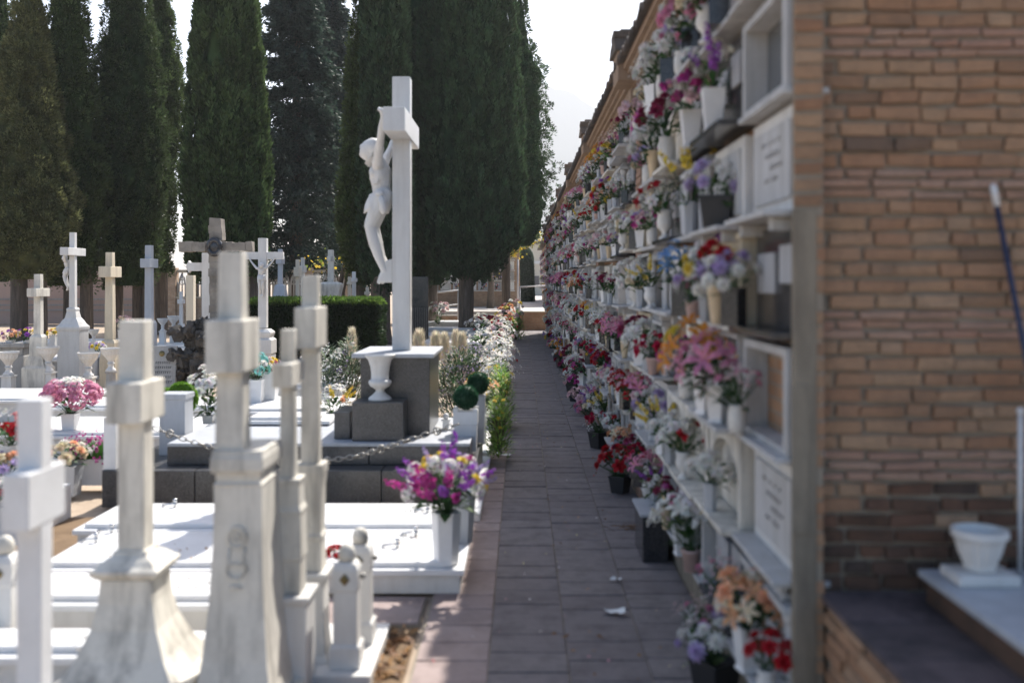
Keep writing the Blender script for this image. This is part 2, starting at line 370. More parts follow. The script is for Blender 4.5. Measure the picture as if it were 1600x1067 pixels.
# ------------------------------------------------------------ flowers
def jit(c, a, rr): k = 1+rr.uniform(-a, a); return tuple(max(0.0, min(0.95, x*k*(1+rr.uniform(-a, a)*.4))) for x in c)
COLR = dict(red=(0.42, 0.010, 0.018), crimson=(0.42, 0.01, 0.05), pink=(0.60, 0.23, 0.35), pale_pink=(0.66, 0.47, 0.48), magenta=(0.46, 0.05, 0.26),
            white=(0.72, 0.71, 0.67), cream=(0.70, 0.60, 0.42), yellow=(0.66, 0.50, 0.06), orange=(0.62, 0.25, 0.04), peach=(0.78, 0.42, 0.24),
            purple=(0.30, 0.08, 0.42), lilac=(0.42, 0.33, 0.55), blue=(0.16, 0.30, 0.55), teal=(0.20, 0.52, 0.48), burgundy=(0.22, 0.02, 0.06), green=(0.10, 0.22, 0.05))
LEAFC = [(0.03, 0.075, 0.025), (0.045, 0.105, 0.035), (0.025, 0.055, 0.025), (0.075, 0.13, 0.045)]
def petal(b, M4, ang, r0, r1, wdt, z0, z1, zt, col):
    c, s = math.cos(ang), math.sin(ang)
    def P(r, t, z): return M4 @ Vector((r*c-t*s, r*s+t*c, z))
    rm = r0+(r1-r0)*0.6
    b.add([P(r0, -wdt*.3, z0), P(r0, wdt*.3, z0), P(rm, -wdt, z1), P(rm, wdt, z1), P(r1, -wdt*.35, zt), P(r1, wdt*.35, zt)], [(0, 1, 3, 2), (2, 3, 5, 4)], 0, col)
def blossom(b, shape, col, M4, r, rr):
    if shape == 'rose':
        for ring, (n, a, q, h1, h2) in enumerate(((6, .15, 1.0, .25, .15), (5, .12, .74, .45, .42), (4, .06, .46, .55, .62), (3, 0.0, .22, .5, .66))):
            for k in range(n): petal(b, M4, 2*math.pi*(k+ring*.5)/n+rr.uniform(-.2, .2), r*a, r*q, r*.36*(1-ring*.15), 0, r*h1, r*h2, jit(col, .18, rr))
    elif shape == 'lily':
        for k in range(6): petal(b, M4, math.pi*k/3+rr.uniform(-.1, .1), 0, r*1.2, r*.24, 0, r*.42, r*(.25+rr.uniform(-.15, .15)), jit(col, .12, rr))
        petal(b, M4, 0, 0, r*.3, r*.06, .1*r, r*.5, r*.7, (0.6, 0.4, 0.05))
    elif shape == 'mum':
        for ring, (n, q, h) in enumerate(((11, 1.0, .1), (9, .8, .4), (7, .55, .62), (5, .3, .75))):
            for k in range(n): petal(b, M4, 2*math.pi*(k+ring*.4)/n, 0, r*q, r*.13, r*.1, r*h*.9, r*h, jit(col, .15, rr))
    elif shape == 'carnation':
        for k in range(20):
            t = rr.uniform(0, 6.3); p = rr.uniform(.05, 1.0)
            petal(b, M4, t, r*.05, r*p, r*.26, 0, r*(1-p*.6)*.9, r*(.95-p*.75)+rr.uniform(-.1, .1)*r, jit(col, .25, rr))
    elif shape == 'hydrangea':
        for k in range(46):
            u = rr.uniform(-.35, 1); t = rr.uniform(0, 6.3); q = math.sqrt(1-u*u)
            c = Vector((q*math.cos(t), q*math.sin(t), u)); m2 = M4 @ (Matrix.Translation(c*r*.85) @ c.to_track_quat('Z', 'Y').to_matrix().to_4x4())
            cc = jit(col, .25, rr)
            for j in range(4): petal(b, m2, j*math.pi/2+t, 0, r*.24, r*.1, 0, r*.03, r*.01, cc)
    elif shape == 'spike':
        for k in range(15):
            h = k/15; t = k*2.4; c = Vector((math.cos(t)*.22*(1-h*.6), math.sin(t)*.22*(1-h*.6), h*2.8-0.6))*r
            m2 = M4 @ (Matrix.Translation(c) @ Vector((math.cos(t), math.sin(t), .5)).to_track_quat('Z', 'Y').to_matrix().to_4x4())
            cc = jit(col, .22, rr)
            for j in range(4): petal(b, m2, j*math.pi/2+rr.random(), 0, r*.34*(1.15-h*.7), r*.15, 0, r*.12, r*.1, cc)
    elif shape == 'filler':
        for k in range(9):
            c = Vector((rr.gauss(0, .5), rr.gauss(0, .5), rr.uniform(0, 1.1)))*r; m2 = M4 @ Matrix.Translation(c)
            for j in range(3): petal(b, m2, rr.uniform(0, 6.3), 0, r*.2, r*.09, 0, r*.06, r*.1, jit(col, .15, rr))
def leafblade(b, p, d, L, wd, col, rr):
    d = d.normalized(); s = d.cross(Vector((0, 0, 1)));
    if s.length < .1: s = Vector((1, 0, 0))
    s.normalize(); dr = Vector((0, 0, -L*.18)); a = p+d*L*.45+Vector((0, 0, L*.05)); 
    b.add([p-s*wd*.15, p+s*wd*.15, a+s*wd, a-s*wd, p+d*L+dr], [(0, 1, 2, 3), (3, 2, 4)], 0, col)
BM = {}
def blossom_mesh(shape, cname, var=0):
    k = (shape, cname, var)
    if k not in BM:
        b = MB(); blossom(b, shape, COLR[cname], Matrix.Identity(4), 1.0, random.Random(str(k))); BM[k] = b.mesh('blossom', 'petal', colors=True, fix=False)
    return BM[k]
# spec: (description, form, spread radius, height, [(shape, colour, size, count)], leaf count)
SP = [
 ('pink and white roses', 'dome', .15, .20, [('rose', 'pink', .045, 7), ('rose', 'white', .042, 6), ('filler', 'white', .04, 5)], 26),
 ('red roses', 'dome', .13, .19, [('rose', 'red', .048, 11)], 26),
 ('deep red carnations', 'dome', .12, .17, [('carnation', 'crimson', .045, 11), ('filler', 'white', .04, 3)], 22),
 ('white lilies', 'spray', .17, .26, [('lily', 'white', .07, 9), ('filler', 'white', .05, 4)], 26),
 ('mixed white and red flowers', 'dome', .15, .20, [('rose', 'white', .045, 8), ('carnation', 'red', .045, 5), ('filler', 'cream', .04, 5)], 24),
 ('white and cream roses', 'dome', .15, .19, [('rose', 'cream', .045, 6), ('rose', 'white', .045, 8)], 20),
 ('bright yellow sprays', 'spray', .16, .26, [('spike', 'yellow', .05, 7), ('filler', 'white', .04, 3)], 20),
 ('orange and yellow lilies', 'spray', .16, .24, [('lily', 'orange', .06, 7), ('rose', 'yellow', .04, 4)], 22),
 ('magenta and pink carnations', 'dome', .14, .18, [('carnation', 'magenta', .05, 7), ('carnation', 'pale_pink', .045, 6)], 20),
 ('lilac and white flowers', 'dome', .15, .20, [('mum', 'lilac', .05, 6), ('mum', 'white', .045, 7)], 24),
 ('purple spikes and white roses', 'spray', .15, .25, [('spike', 'purple', .045, 5), ('rose', 'white', .045, 6)], 24),
 ('blue orchids', 'spray', .14, .24, [('lily', 'blue', .06, 9), ('filler', 'white', .04, 3)], 30),
 ('peach lilies and roses', 'spray', .16, .24, [('lily', 'peach', .06, 6), ('rose', 'peach', .05, 5), ('lily', 'cream', .055, 4)], 22),
 ('pale pink peonies', 'dome', .15, .18, [('hydrangea', 'pale_pink', .05, 4), ('rose', 'pale_pink', .055, 6)], 20),
 ('burgundy and green spray', 'spray', .17, .24, [('rose', 'burgundy', .045, 7), ('lily', 'magenta', .04, 3)], 44),
 ('mixed bright flowers', 'dome', .16, .22, [('mum', 'yellow', .045, 4), ('rose', 'red', .045, 4), ('carnation', 'purple', .045, 4), ('rose', 'white', .04, 3)], 26),
 ('white chrysanthemums', 'dome', .14, .18, [('mum', 'white', .06, 9), ('filler', 'white', .04, 4)], 22),
 ('pink lilies with big leaves', 'spray', .17, .25, [('lily', 'pink', .065, 8), ('rose', 'pale_pink', .045, 3)], 40),
 ('lilac pansies and pink roses', 'dome', .14, .18, [('rose', 'pink', .04, 5), ('mum', 'lilac', .045, 6), ('rose', 'cream', .04, 3)], 22),
 ('orange gerberas and white daisies', 'dome', .14, .18, [('mum', 'orange', .05, 6), ('mum', 'white', .045, 6)], 22),
 ('small dusty pink flowers', 'spray', .13, .2, [('filler', 'pale_pink', .05, 9), ('rose', 'pink', .032, 5), ('filler', 'white', .045, 5)], 26),
 ('white roses with baby breath', 'dome', .16, .21, [('rose', 'white', .048, 10), ('filler', 'white', .055, 8)], 18),
]
def placements(spec, seed, shuf=True):
    d, form, rad, ht, fl, nl = spec; rr = random.Random(seed); out = []; tot = sum(f[3] for f in fl); i = 0
    order = [f for f in fl for _ in range(f[3])]
    if shuf: rr.shuffle(order)
    for f in order:
        u = (i+.5)/tot; t = i*2.39996+rr.uniform(-.25, .25); i += 1
        ph = math.acos(1-u*1.15) if form == 'dome' else math.acos(1-u*.85)
        e = 1.0 if form == 'dome' else rr.uniform(.75, 1.2)
        p = Vector((math.sin(ph)*math.cos(t)*rad*e, math.sin(ph)*math.sin(t)*rad*e, ht*.45+math.cos(ph)*ht*.55*e))
        dr = Vector((math.sin(ph)*math.cos(t), math.sin(ph)*math.sin(t), math.cos(ph)*.8+.25)).normalized()
        q = dr.to_track_quat('Z', 'Y'); r = f[2]*rr.uniform(.85, 1.15)
        out.append((f[0], f[1], p, q, r))
    return out
def foliage_mb(spec, seed, pl):
    d, form, rad, ht, fl, nl = spec; rr = random.Random(seed+99); b = MB()
    for sh, c, p, q, r in pl:
        b.tube([(0, 0, -.02), Vector((p.x*.5, p.y*.5, p.z*.55)), p], .003, 3, 0, (0.04, 0.10, 0.03))
    for k in range(nl):
        t = rr.uniform(0, 6.3); e = rr.uniform(.1, .75); z = rr.uniform(0, ht*.6)
        leafblade(b, Vector((math.cos(t)*rad*e*.6, math.sin(t)*rad*e*.6, z)), Vector((math.cos(t), math.sin(t), rr.uniform(-.2, .9))), rad*rr.uniform(.5, .95), rad*rr.uniform(.07, .16), jit(rr.choice(LEAFC), .3, rr), rr)
    return b
SPC = {}
def spec_data(si, var):
    k = (si, var)
    if k not in SPC:
        pl = placements(SP[si], si*31+var*7+5); fm = foliage_mb(SP[si], si*31+var, pl).mesh('foliage', 'petal', colors=True, fix=False)
        b = MB(); rr = random.Random(si*77+var)
        for sh, c, p, q, r in pl: blossom(b, sh, COLR[c], Matrix.Translation(p) @ q.to_matrix().to_4x4(), r, rr)
        SPC[k] = (pl, fm, b.mesh('blossoms', 'petal', colors=True, fix=False))
    return SPC[k]
# vases, height about 1 unit = 0.2 m, standing on z = 0
def vase_mesh(kind):
    b = MB(); s = False; mat = 'ceramic'
    if kind == 'square white vase': b.sq([(.045, 0), (.045, .01), (.038, .015), (.055, .19), (.058, .2), (.046, .2), (.04, .17)]); mat = 'clean'
    elif kind == 'grey marble vase': b.sq([(.04, 0), (.05, .17), (.055, .18), (.045, .18), (.04, .15)], n=6); mat = 'greymarble'
    elif kind == 'black granite vase': b.sq([(.05, 0), (.05, .2), (.04, .2), (.038, .17)]); mat = 'granite_b'
    elif kind == 'beige cone vase': b.lathe([(.03, 0), (.032, .01), (.055, .2), (.06, .21), (.05, .21), (.045, .18)], 14); mat = 'beige'; s = True
    elif kind == 'white urn': b.lathe([(.04, 0), (.04, .012), (.018, .03), (.02, .05), (.05, .08), (.055, .12), (.045, .16), (.062, .19), (.05, .19), (.035, .16)], 16); mat = 'white'; s = True
    elif kind == 'pale pink pot': b.lathe([(.04, 0), (.055, .11), (.062, .112), (.062, .13), (.052, .13), (.05, .11)], 14); mat = 'pinkpot'; s = True
    elif kind == 'white round vase': b.lathe([(.035, 0), (.05, .04), (.052, .12), (.042, .15), (.05, .17), (.04, .17), (.034, .14)], 16); mat = 'ceramic'; s = True
    elif kind == 'white planter box': b.box(-.09, .09, -.05, .05, 0, .1); b.box(-.096, .096, -.056, .056, .1, .112); mat = 'clean'
    elif kind == 'black square pot': b.sq([(.07, 0), (.09, .16), (.095, .16), (.095, .18), (.08, .18), (.075, .15)]); mat = 'plastic_black'
    h = max(v[2] for v in b.v)
    return b.mesh('vase', mat, smooth=s, bevel=0 if s else .003), h
VK = ['square white vase', 'grey marble vase', 'black granite vase', 'beige cone vase', 'white urn', 'pale pink pot', 'white round vase', 'white planter box', 'black square pot']
VM = {k: vase_mesh(k) for k in VK}
def flower_vase(loc, si, vk, label, group, scale=1.0, rz=0.0, parts=False, var=0, tilt=(0, 0), fscale=1.0, vs=None):
    t = thing('flower_vase', label, 'flower vase', loc, rz, group)
    me, h = VM[vk]; vs = vs or scale
    link('vase', me, t, scale=vs)
    pl, fm, bm_ = spec_data(si, var)
    z = h*vs*0.86; fs = scale*fscale
    link('foliage', fm, t, (0, 0, z), (tilt[0], tilt[1], 0), fs, kind='stuff')
    if parts:
        E = Euler((tilt[0], tilt[1], 0)).to_matrix().to_4x4()
        for i, (sh, c, p, q, r) in enumerate(pl):
            o = link('blossom', blossom_mesh(sh, c, i % 2), t); mt = Matrix.Translation((0, 0, z)) @ E @ Matrix.Translation(p*fs) @ q.to_matrix().to_4x4()
            o.location = mt.to_translation(); o.rotation_euler = mt.to_euler(); o.scale = (r*fs,)*3
    else: link('blossoms', bm_, t, (0, 0, z), (tilt[0], tilt[1], 0), fs, kind='stuff')
    return t

# ------------------------------------------------------------ the niche wall on the right
XW = 1.19; Y0 = 4.36; BAY = 5.55; PIL = 0.45; CW = 0.85; RZ = [.29, .84, 1.39, 1.94, 2.49, 3.04, 3.59]; RP = 0.55; NB = 7
wall = thing('niche_wall', 'long brick burial niche wall with flower shelves and tiled eave beside the path', 'niche wall', (XW, Y0, 0))
def wp(x, y, z): return (x-XW, y-Y0, z)      # world -> wall-local
YE = Y0+NB*BAY+0.35
b = MB(); b.box(.10, 1.6, .37, YE-Y0, -.05, 4.17); b.box(.10, .134, .036, .3695, -.05, 4.17); build(b, 'core', 'brickwall', wall, kind='stuff')
b = MB(); b.box(0.012, 0.1, 0.46, YE-Y0-.05, -0.05, 0.26); build(b, 'plinth', 'concrete', wall, bevel=.004)
# pilasters: real brick courses
pb = MB()
for k in range(1, NB+1):
    ys = k*BAY; z = 0.0; c = 0
    while z < 4.13:
        y = ys; segs = [.24, .2] if c % 2 else [.12, .2, .11]
        for s_ in segs:
            pb.box(0.0+R.uniform(-.006, .004), 0.12, y+.005, y+s_-.005, z+.005, z+.058, jit=.001); y += s_+.004
        z += .068; c += 1
build(pb, 'pilaster_bricks', 'brick_red', wall, kind='stuff')
b = MB()
for k in range(1, NB+1): b.box(.008, .1, k*BAY+.004, k*BAY+.45, -.05, 4.165)
build(b, 'pilaster_mortar', 'mortar', wall, kind='stuff')
# cornice: stepped courses
b = MB()
for i, (xo, z0, z1) in enumerate(((-.02, 4.13, 4.175), (-.06, 4.175, 4.215), (-.10, 4.215, 4.255), (-.14, 4.255, 4.295), (-.18, 4.295, 4.335))):
    b.box(xo, 1.7, -.03 if i else 0.0, YE-Y0+.02, z0+.001*i, z1)
build(b, 'cornice', 'cornice', wall, bevel=.004)
b = MB()      # brick dentils under the cornice
y = 1.2
while y < 22:
    b.box(-.05, -.02, y, y+.11, 4.13, 4.174); y += .22
build(b, 'dentils', 'brick_red', wall, kind='stuff')
# roof: slope slab and clay tiles
b = MB(); b.add([(-.19, -.05, 4.336), (1.7, -.05, 4.9), (1.7, YE-Y0, 4.9), (-.19, YE-Y0, 4.336), (1.7, -.05, 4.28), (1.7, YE-Y0, 4.28)],
                [(0, 1, 2, 3), (0, 4, 1), (3, 2, 5), (1, 4, 5, 2), (0, 3, 5, 4)]); build(b, 'roof', 'cornice', wall)
t = MB(); n = 7; vs = []
for xx, rr_ in ((-.05, .085), (.42, .07)):
    for kk in (1.0, .78):
        for k in range(n+1): a = math.pi*k/n; vs.append((xx, -math.cos(a)*rr_*kk, math.sin(a)*rr_*kk+xx*.34))
q = n+1
fs = []
for k in range(n): fs += [(k, k+1, 2*q+k+1, 2*q+k), (q+k, 3*q+k, 3*q+k+1, q+k+1), (k, q+k, q+k+1, k+1)]
t.add(vs, fs); tm = t.mesh('roof_tile', 'roof', smooth=False)
stt = MB(); k = 0; y = .05
while y < YE-Y0-.1:
    if y < 14: link('roof_tile', tm, wall, (-.19+R.uniform(-.012, .012), y, 4.355+R.uniform(-.006, .006)), (0, 0, R.uniform(-.04, .04)))
    else: stt.merge(t, Matrix.Translation((-.19+R.uniform(-.012, .012), y, 4.355+R.uniform(-.006, .006))))
    y += .185
build(stt, 'roof_tile_rows', 'roof', wall, kind='stuff')
# corbel and tiled cap over each pilaster
cap_m = None
for k in range(0, NB+1):
    ys = k*BAY
    if cap_m is None:
        b = MB(); b.box(-.06, .1, .03, .42, 3.86, 3.98); b.box(-.11, .1, -.01, .45, 3.981, 4.12); b.box(-.235, .3, -.04, .48, 4.20, 4.50); cap_m = b.mesh('corbel', 'cornice', bevel=.01)
        b = MB(); b.box(-.27, .4, -.08, .52, 4.501, 4.62, jit=.014); b.box(-.285, .3, -.1, .25, 4.621, 4.67, jit=.012); b.sq([(.07, 4.67), (.05, 4.73)], -.15, .1); capt = b.mesh('cap_slab', 'roof', bevel=.008)
    if k: link('corbel', cap_m, wall, (0, ys, 0)); link('cap_slab', capt, wall, (0, ys, 0))
# near end pilaster: bricks above, plaster below; and the brick end wall that faces the camera
boxo('plaster_end', wall, 'concrete', 0.0, 0.105, 0.0, 0.035, -0.05, 2.52, .006)
boxo('plaster_patch', wall, 'concrete', -.006, .07, -.006, -.0005, 1.1, 1.75, .002)
boxo('edge_mortar', wall, 'mortar', .106, .132, .006, .035, -.05, 2.52, 0)
z = 0.0
while z < 2.46:
    if R.random() < .85: boxo('edge_brick', wall, 'brick', .104, .136+R.uniform(-.004, .002), -.001+R.uniform(-.004, .004), .034, z, z+.056, .004)
    z += .0695
boxo('end_mortar', wall, 'mortar', 0.006, 0.1345, 0.012, 0.035, 2.521, 4.12, 0)
bvar = {}
def brick_mesh(L, h, mat):
    k = (round(L, 2), round(h, 3), mat)
    if k not in bvar:
        l = []
        for v in range(3):
            b = MB(); b.box(0, L, 0, .10, 0, h, jit=.006); l.append(b.mesh('brick', mat, bevel=.006))
        bvar[k] = l
    return R.choice(bvar[k])
z = 2.53
while z < 3.6:
    link('brick', brick_mesh(.125, .052, 'brick'), wall, (.005, R.uniform(-.004, .003), z), scale=(1, .3, 1)); z += .07
endw = thing('brick_end_wall', 'brick end wall with hand made courses facing the camera at the right', 'brick wall', (1.33, 4.42, .83))
b = MB(); b.box(.006, 2.6, .022, .3, -.85, 3.29); build(b, 'mortar_bed', 'mortar', endw)
z = .004; row = 0
while z < 2.6:
    py = 440-(z+.83-H)*352       # approximate photo row, to place the thin courses
    thin = (row % 10) in (7, 8, 9); h = .032 if thin else .055
    x = -.002-(.0 if row % 2 else .13)
    while x < 1.02:
        L = R.choice([.21, .20, .22, .11, .17, .12]) if not thin else R.choice([.21, .24, .17, .12])
        x0 = max(x, 0.0)
        if x+L-x0 > .05:
            LL = round(x+L-x0-.014, 2)
            mt = 'brick_low' if z < .34+.10*math.sin(x*4) and R.random() < .9 else ('brick_red' if thin else 'brick')
            link('brick', brick_mesh(LL, h, mt), endw, (x0, R.uniform(-.007, .006), z+R.uniform(-.003, .003)), (0, R.uniform(-.012, .012), 0))
        x += L
    z += h+.0145; row += 1
rb = MB(); z = .004
while z < 2.9:
    x = 1.12
    while x < 2.5: rb.box(x, x+.22, 0, .05, z, z+.055, jit=.003); x += .235
    z += .0695
build(rb, 'brick_courses', 'brick', endw, kind='stuff')

# niche tablets: variants share meshes; part tablet > frame, shelf
def tab_variant(kind):
    b = MB(); f = MB(); s = MB(); W = CW-.03; h = RP-.03   # local: x out of wall is negative, y along, z up; origin at shelf level on the face
    tm_, fm_, sm_ = 'wallm', 'wallm', 'wallm'
    if kind == 0:    # framed slab with jambs
        b.box(.02, .098, .09, W-.09, .04, h-.06)
        for y in (.02, W-.08): f.box(-.05, .098, y, y+.06, .03, h-.02)
        f.box(-.065, .098, .01, W-.01, h-.019, h+.012)
        s.box(-.13, .098, -.0, W, 0, .028)
    elif kind == 1:  # plain white slab leaning proud, deep shelf
        b.box(-.015, .098, .04, W-.04, .03, h-.01)
        f.box(-.03, -.0155, .10, W-.10, .09, h-.07)
        s.box(-.16, .098, .02, W-.02, 0, .026); s.box(-.10, .05, .1, .16, -.06, -.002); s.box(-.10, .05, W-.16, W-.1, -.06, -.002); tm_ = 'white'
    elif kind == 2:  # black granite
        b.box(-.0, .098, .03, W-.03, .034, h); f.box(-.02, -.0005, .1, .3, .25, .43); f.box(-.018, -.0005, .4, .7, .2, .4); s.box(-.12, .098, 0, W, 0, .032); tm_ = sm_ = 'granite_b'; fm_ = 'wallgrey'
    elif kind == 3:  # colonnettes and pediment, glazed case
        b.box(.03, .098, .12, W-.12, .04, h-.1)
        for y in (.06, W-.06): f.lathe([(.035, .028), (.035, .05), (.024, .06), (.026, h-.14), (.038, h-.11), (.038, h-.08)], 10, cx=-.03, cy=y)
        f.box(-.08, .098, .0, W, h-.079, h-.045); f.prism([(0, 0)]*0 or [(-.06, h-.044), (.098, h-.044), (.098, h+.01), (-.03, h+.01)], .1, W-.1)
        s.box(-.14, .098, 0, W, 0, .027); tm_ = 'wallgrey'
    elif kind == 4:  # glass fronted box frame, dark inside
        b.box(.05, .098, .06, W-.06, .05, h-.04)
        for y in (.02, W-.07): f.box(-.07, .098, y, y+.05, .028, h-.01)
        f.box(-.07, .098, .07, W-.07, h-.05, h-.01); f.box(-.07, .098, .07, W-.07, .028, .055)
        s.box(-.11, .098, 0, W, 0, .027); tm_ = 'glass'; fm_ = 'wallm'
    elif kind == 5:  # yellowed stone with stepped frame
        b.box(.01, .098, .1, W-.1, .06, h-.07)
        for y in (.02, W-.09): f.box(-.03, .098, y, y+.07, .03, h-.03)
        f.box(-.045, .098, .0, W, h-.029, h+.006); f.box(-.01, .098, .09, W-.09, h-.069, h-.03)
        s.box(-.10, .098, 0, W, 0, .028); tm_ = 'yellowed'; fm_ = 'yellowed'; sm_ = 'aged'
    elif kind == 6:  # grey slab
        b.box(-.0, .098, .03, W-.03, .034, h-.01); f.box(-.02, -.0005, .06, .10, .05, h-.04); f.box(-.02, -.0005, W-.10, W-.06, .05, h-.04); s.box(-.12, .098, 0, W, 0, .032); tm_ = 'wallgrey'; fm_ = 'wallm'; sm_ = 'wallgrey'
    elif kind == 7:  # aged marble with arch head
        b.box(.02, .098, .08, W-.08, .04, h-.04)
        ar = [(.08, .03), (.08, .28)]+[(W/2-(W/2-.08)*math.cos(math.pi*k/8), .28+.17*math.sin(math.pi*k/8)) for k in range(1, 8)]+[(W-.08, .28), (W-.08, .03)]
        ou = [(.02, .03), (.02, h-.01), (W-.02, h-.01), (W-.02, .03)]
        for i in range(len(ar)-1):
            (y0, z0), (y1, z1) = ar[i], ar[i+1]
            if i == 0: f.box(-.04, .098, .02, .08, .03, h-.01)
            elif i == len(ar)-2: f.box(-.04, .098, W-.08, W-.02, .03, h-.01)
            else: f.add([(-.04, y0, z0), (-.04, y1, z1), (-.04, y1, h-.011), (-.04, y0, h-.011), (.098, y0, z0), (.098, y1, z1), (.098, y1, h-.011), (.098, y0, h-.011)], [(0, 1, 2, 3), (0, 4, 5, 1), (3, 2, 6, 7)])
        s.box(-.13, .098, 0, W, 0, .028); tm_ = fm_ = sm_ = 'aged'
    return (b.mesh('tablet', tm_, bevel=.003), f.mesh('frame', fm_, bevel=.003), s.mesh('shelf', sm_, bevel=.004))
TV = [tab_variant(k) for k in range(8)]
LET = MB()   # engraved name lines: short strokes, too small in the photograph to read
rr = random.Random(5)
for ln in range(4):
    y = .2+rr.uniform(0, .08)
    while y < .55-.08*(ln % 3):
        L = rr.uniform(.02, .035); LET.box(.0, .003, y, y+L*.18, .37-ln*.06, .392-ln*.06); LET.box(.0, .003, y+L*.3, y+L, .37-ln*.06, .374-ln*.06); y += L+rr.choice([.014, .014, .05])
M['engraving'] = plain('engraved_grey', (0.20, 0.19, 0.18), 0.8)
LETM = LET.mesh('lettering', 'engraving')
ords = ['first', 'second', 'third', 'fourth', 'fifth', 'sixth', 'seventh']
rowname = ['lowest shelf', 'second shelf up', 'third shelf up', 'fourth shelf up', 'fifth shelf up', 'sixth shelf up', 'top shelf']
bayname = ['nearest bay', 'second bay', 'third bay', 'fourth bay', 'fifth bay', 'sixth bay', 'last bay']
wallfl = []; empty_niches = set()
for bay in range(NB):
    for r in range(7):
        for c in range(6):
            if (bay, r, c) in ((1, 3, 1), (0, 2, 3), (2, 1, 4), (1, 0, 2)) or R.random() < .04:
                empty_niches.add((bay, r, c)); continue
            kind = R.choice([0, 0, 1, 1, 1, 2, 3, 3, 4, 5, 5, 6, 7, 7])
            if bay == 0 and c == 0: kind = {0: 3, 1: 1, 2: 4, 3: 2, 4: 1, 5: 4, 6: 0}[r]
            tb, fr, sh = TV[kind]
            dz = R.uniform(-.012, .012) if bay == 0 else R.uniform(-.045, .04); sy = R.uniform(.95, 1.0)
            y = bay*BAY+PIL+c*CW+.015
            if bay == 0: y = .03+c*.918; sy = 1.10
            o = link('tablet', tb, wall, (R.uniform(-.01, .0)+(.055 if (bay, c) == (0, 0) else (.025 if bay == 0 else 0)), y, RZ[r]+dz), scale=(1, sy, 1))
            link('frame', fr, o); link('shelf', sh, o, (R.uniform(-.05, .04), 0, 0))
            if bay < 2 and kind in (0, 1, 5, 6): link('lettering', LETM, o, (-.035 if kind == 1 else (.005 if kind == 5 else (.015 if kind == 0 else -.005)), 0, 0))
            wallfl.append((bay, r, c, y, RZ[r]+dz+.028, kind))
# flowers on the shelves
GRP = 'flower vases on the shelves of the niche wall'
count = 0; used = {}
FX = {  # shelves whose flowers the photograph shows clearly: (bay,row,col) -> [(spec, vase, fraction along, scale)]
 (0, 3, 1): [(15, 'beige cone vase', .35, 1.15), (9, 'grey marble vase', .8, .9)], (0, 3, 2): [(20, 'pale pink pot', .2, .9), (11, 'black granite vase', .75, 1.2)],
 (0, 4, 1): [(9, 'black square pot', .4, 1.0)], (0, 4, 2): [(6, 'grey marble vase', .4, 1.2)], (0, 4, 3): [(4, 'white urn', .6, 1.2)],
 (0, 2, 1): [(17, 'square white vase', .3, 1.05), (7, 'square white vase', .72, 1.25)], (0, 2, 2): [(8, 'white round vase', .5, 1.1)],
 (0, 5, 1): [(10, 'square white vase', .5, 1.2)], (0, 5, 2): [(8, 'square white vase', .3, 1.2)], (0, 5, 3): [(14, 'white round vase', .5, 1.3)],
 (0, 1, 1): [(16, 'grey marble vase', .6, .9)], (0, 1, 0): [], (0, 2, 0): [(20, 'white round vase', .85, .9)], (0, 3, 0): [(9, 'black granite vase', .95, 1.0)], (0, 4, 0): [], (0, 5, 0): [],
 (0, 0, 0): [(12, 'square white vase', .55, 1.1), (1, 'white urn', .1, .8)], (0, 0, 1): [(20, 'grey marble vase', .2, .9)],
}
rest_fl = MB(); rest_list = []
def put(bay, r, c, y, z, si, vk, fr, s, xo=-.09):
    global count
    px_ = y+fr*.82
    lab = None
    side = '' if fr < .4 else ('' if fr < .62 else '')
    lab = f"{SP[si][0]} in {vk}, {rowname[r]}, {ords[c]} niche, {bayname[bay]}"
    used[lab] = used.get(lab, 0)+1
    if used[lab] > 1: return False
    vk_ = vk
    flower_vase((XW+xo, Y0+px_, z), si, vk_, lab, GRP, s, R.uniform(0, 6.28), parts=(bay == 0), var=R.randrange(2), tilt=(R.uniform(-.15, .15), -.12-R.uniform(0, .25)), fscale=R.uniform(.95, 1.15), vs=s*(1.0 if bay == 0 else .85))
    count += 1
    return True
WSI = [0, 0, 1, 1, 2, 3, 4, 4, 4, 5, 5, 9, 8, 12, 13, 14, 14, 14, 15, 16, 16, 17, 17, 18, 20, 20, 20, 21, 21, 6, 7, 10]
for bay, r, c, y, z, kind in wallfl:
    if (bay, r, c) in FX:
        for si, vk, fr, s in FX[(bay, r, c)]: put(bay, r, c, y, z, si, vk, fr, s)
        continue
    n = 2 if R.random() < (.6 if bay < 1 else (.35 if bay < 2 else .08)) else 1
    if R.random() < .07: n = 0
    for j in range(n):
        fr = (.28 if j == 0 else .76) if n == 2 else R.uniform(.3, .7)
        si = R.choice(WSI); vk = R.choice(VK[:7]+['grey marble vase', 'black granite vase'])
        s = R.uniform(.82, 1.15)
        if bay < 6: put(bay, r, c, y, z, si, vk, fr, s*(1.0 if bay < 1 else (.98 if bay < 2 else 1.12)))
        else: rest_list.append((y+fr*.82, z, si, s*1.15))
# flowers of the last bay and beyond, too small to pick apart
for y, z, si, s in rest_list:
    pl = placements(SP[si], 3)
    for sh, c, p, q, r in pl: rest_fl.ball((-.1+p.x*s, y+p.y*s, z+.17+p.z*s), r*s*.8, 5, 3, 0, jit(COLR[c], .2, R))
    for k in range(14):
        t = R.uniform(0, 6.3); leafblade(rest_fl, Vector((-.1, y, z+.2)), Vector((math.cos(t), math.sin(t), R.uniform(-.3, .8))), .16, .03, R.choice(LEAFC), R)
    rest_fl.box(-.14, -.06, y-.04, y+.04, z, z+.2, 0, (.6, .6, .58))
o = build(rest_fl, 'distant_flowers', 'petal', colors=True, fix=False); o.location = (XW, Y0, 0)
tag(o, 'mass of small flowers and vases at the far end of the niche wall', 'flowers', kind='stuff')
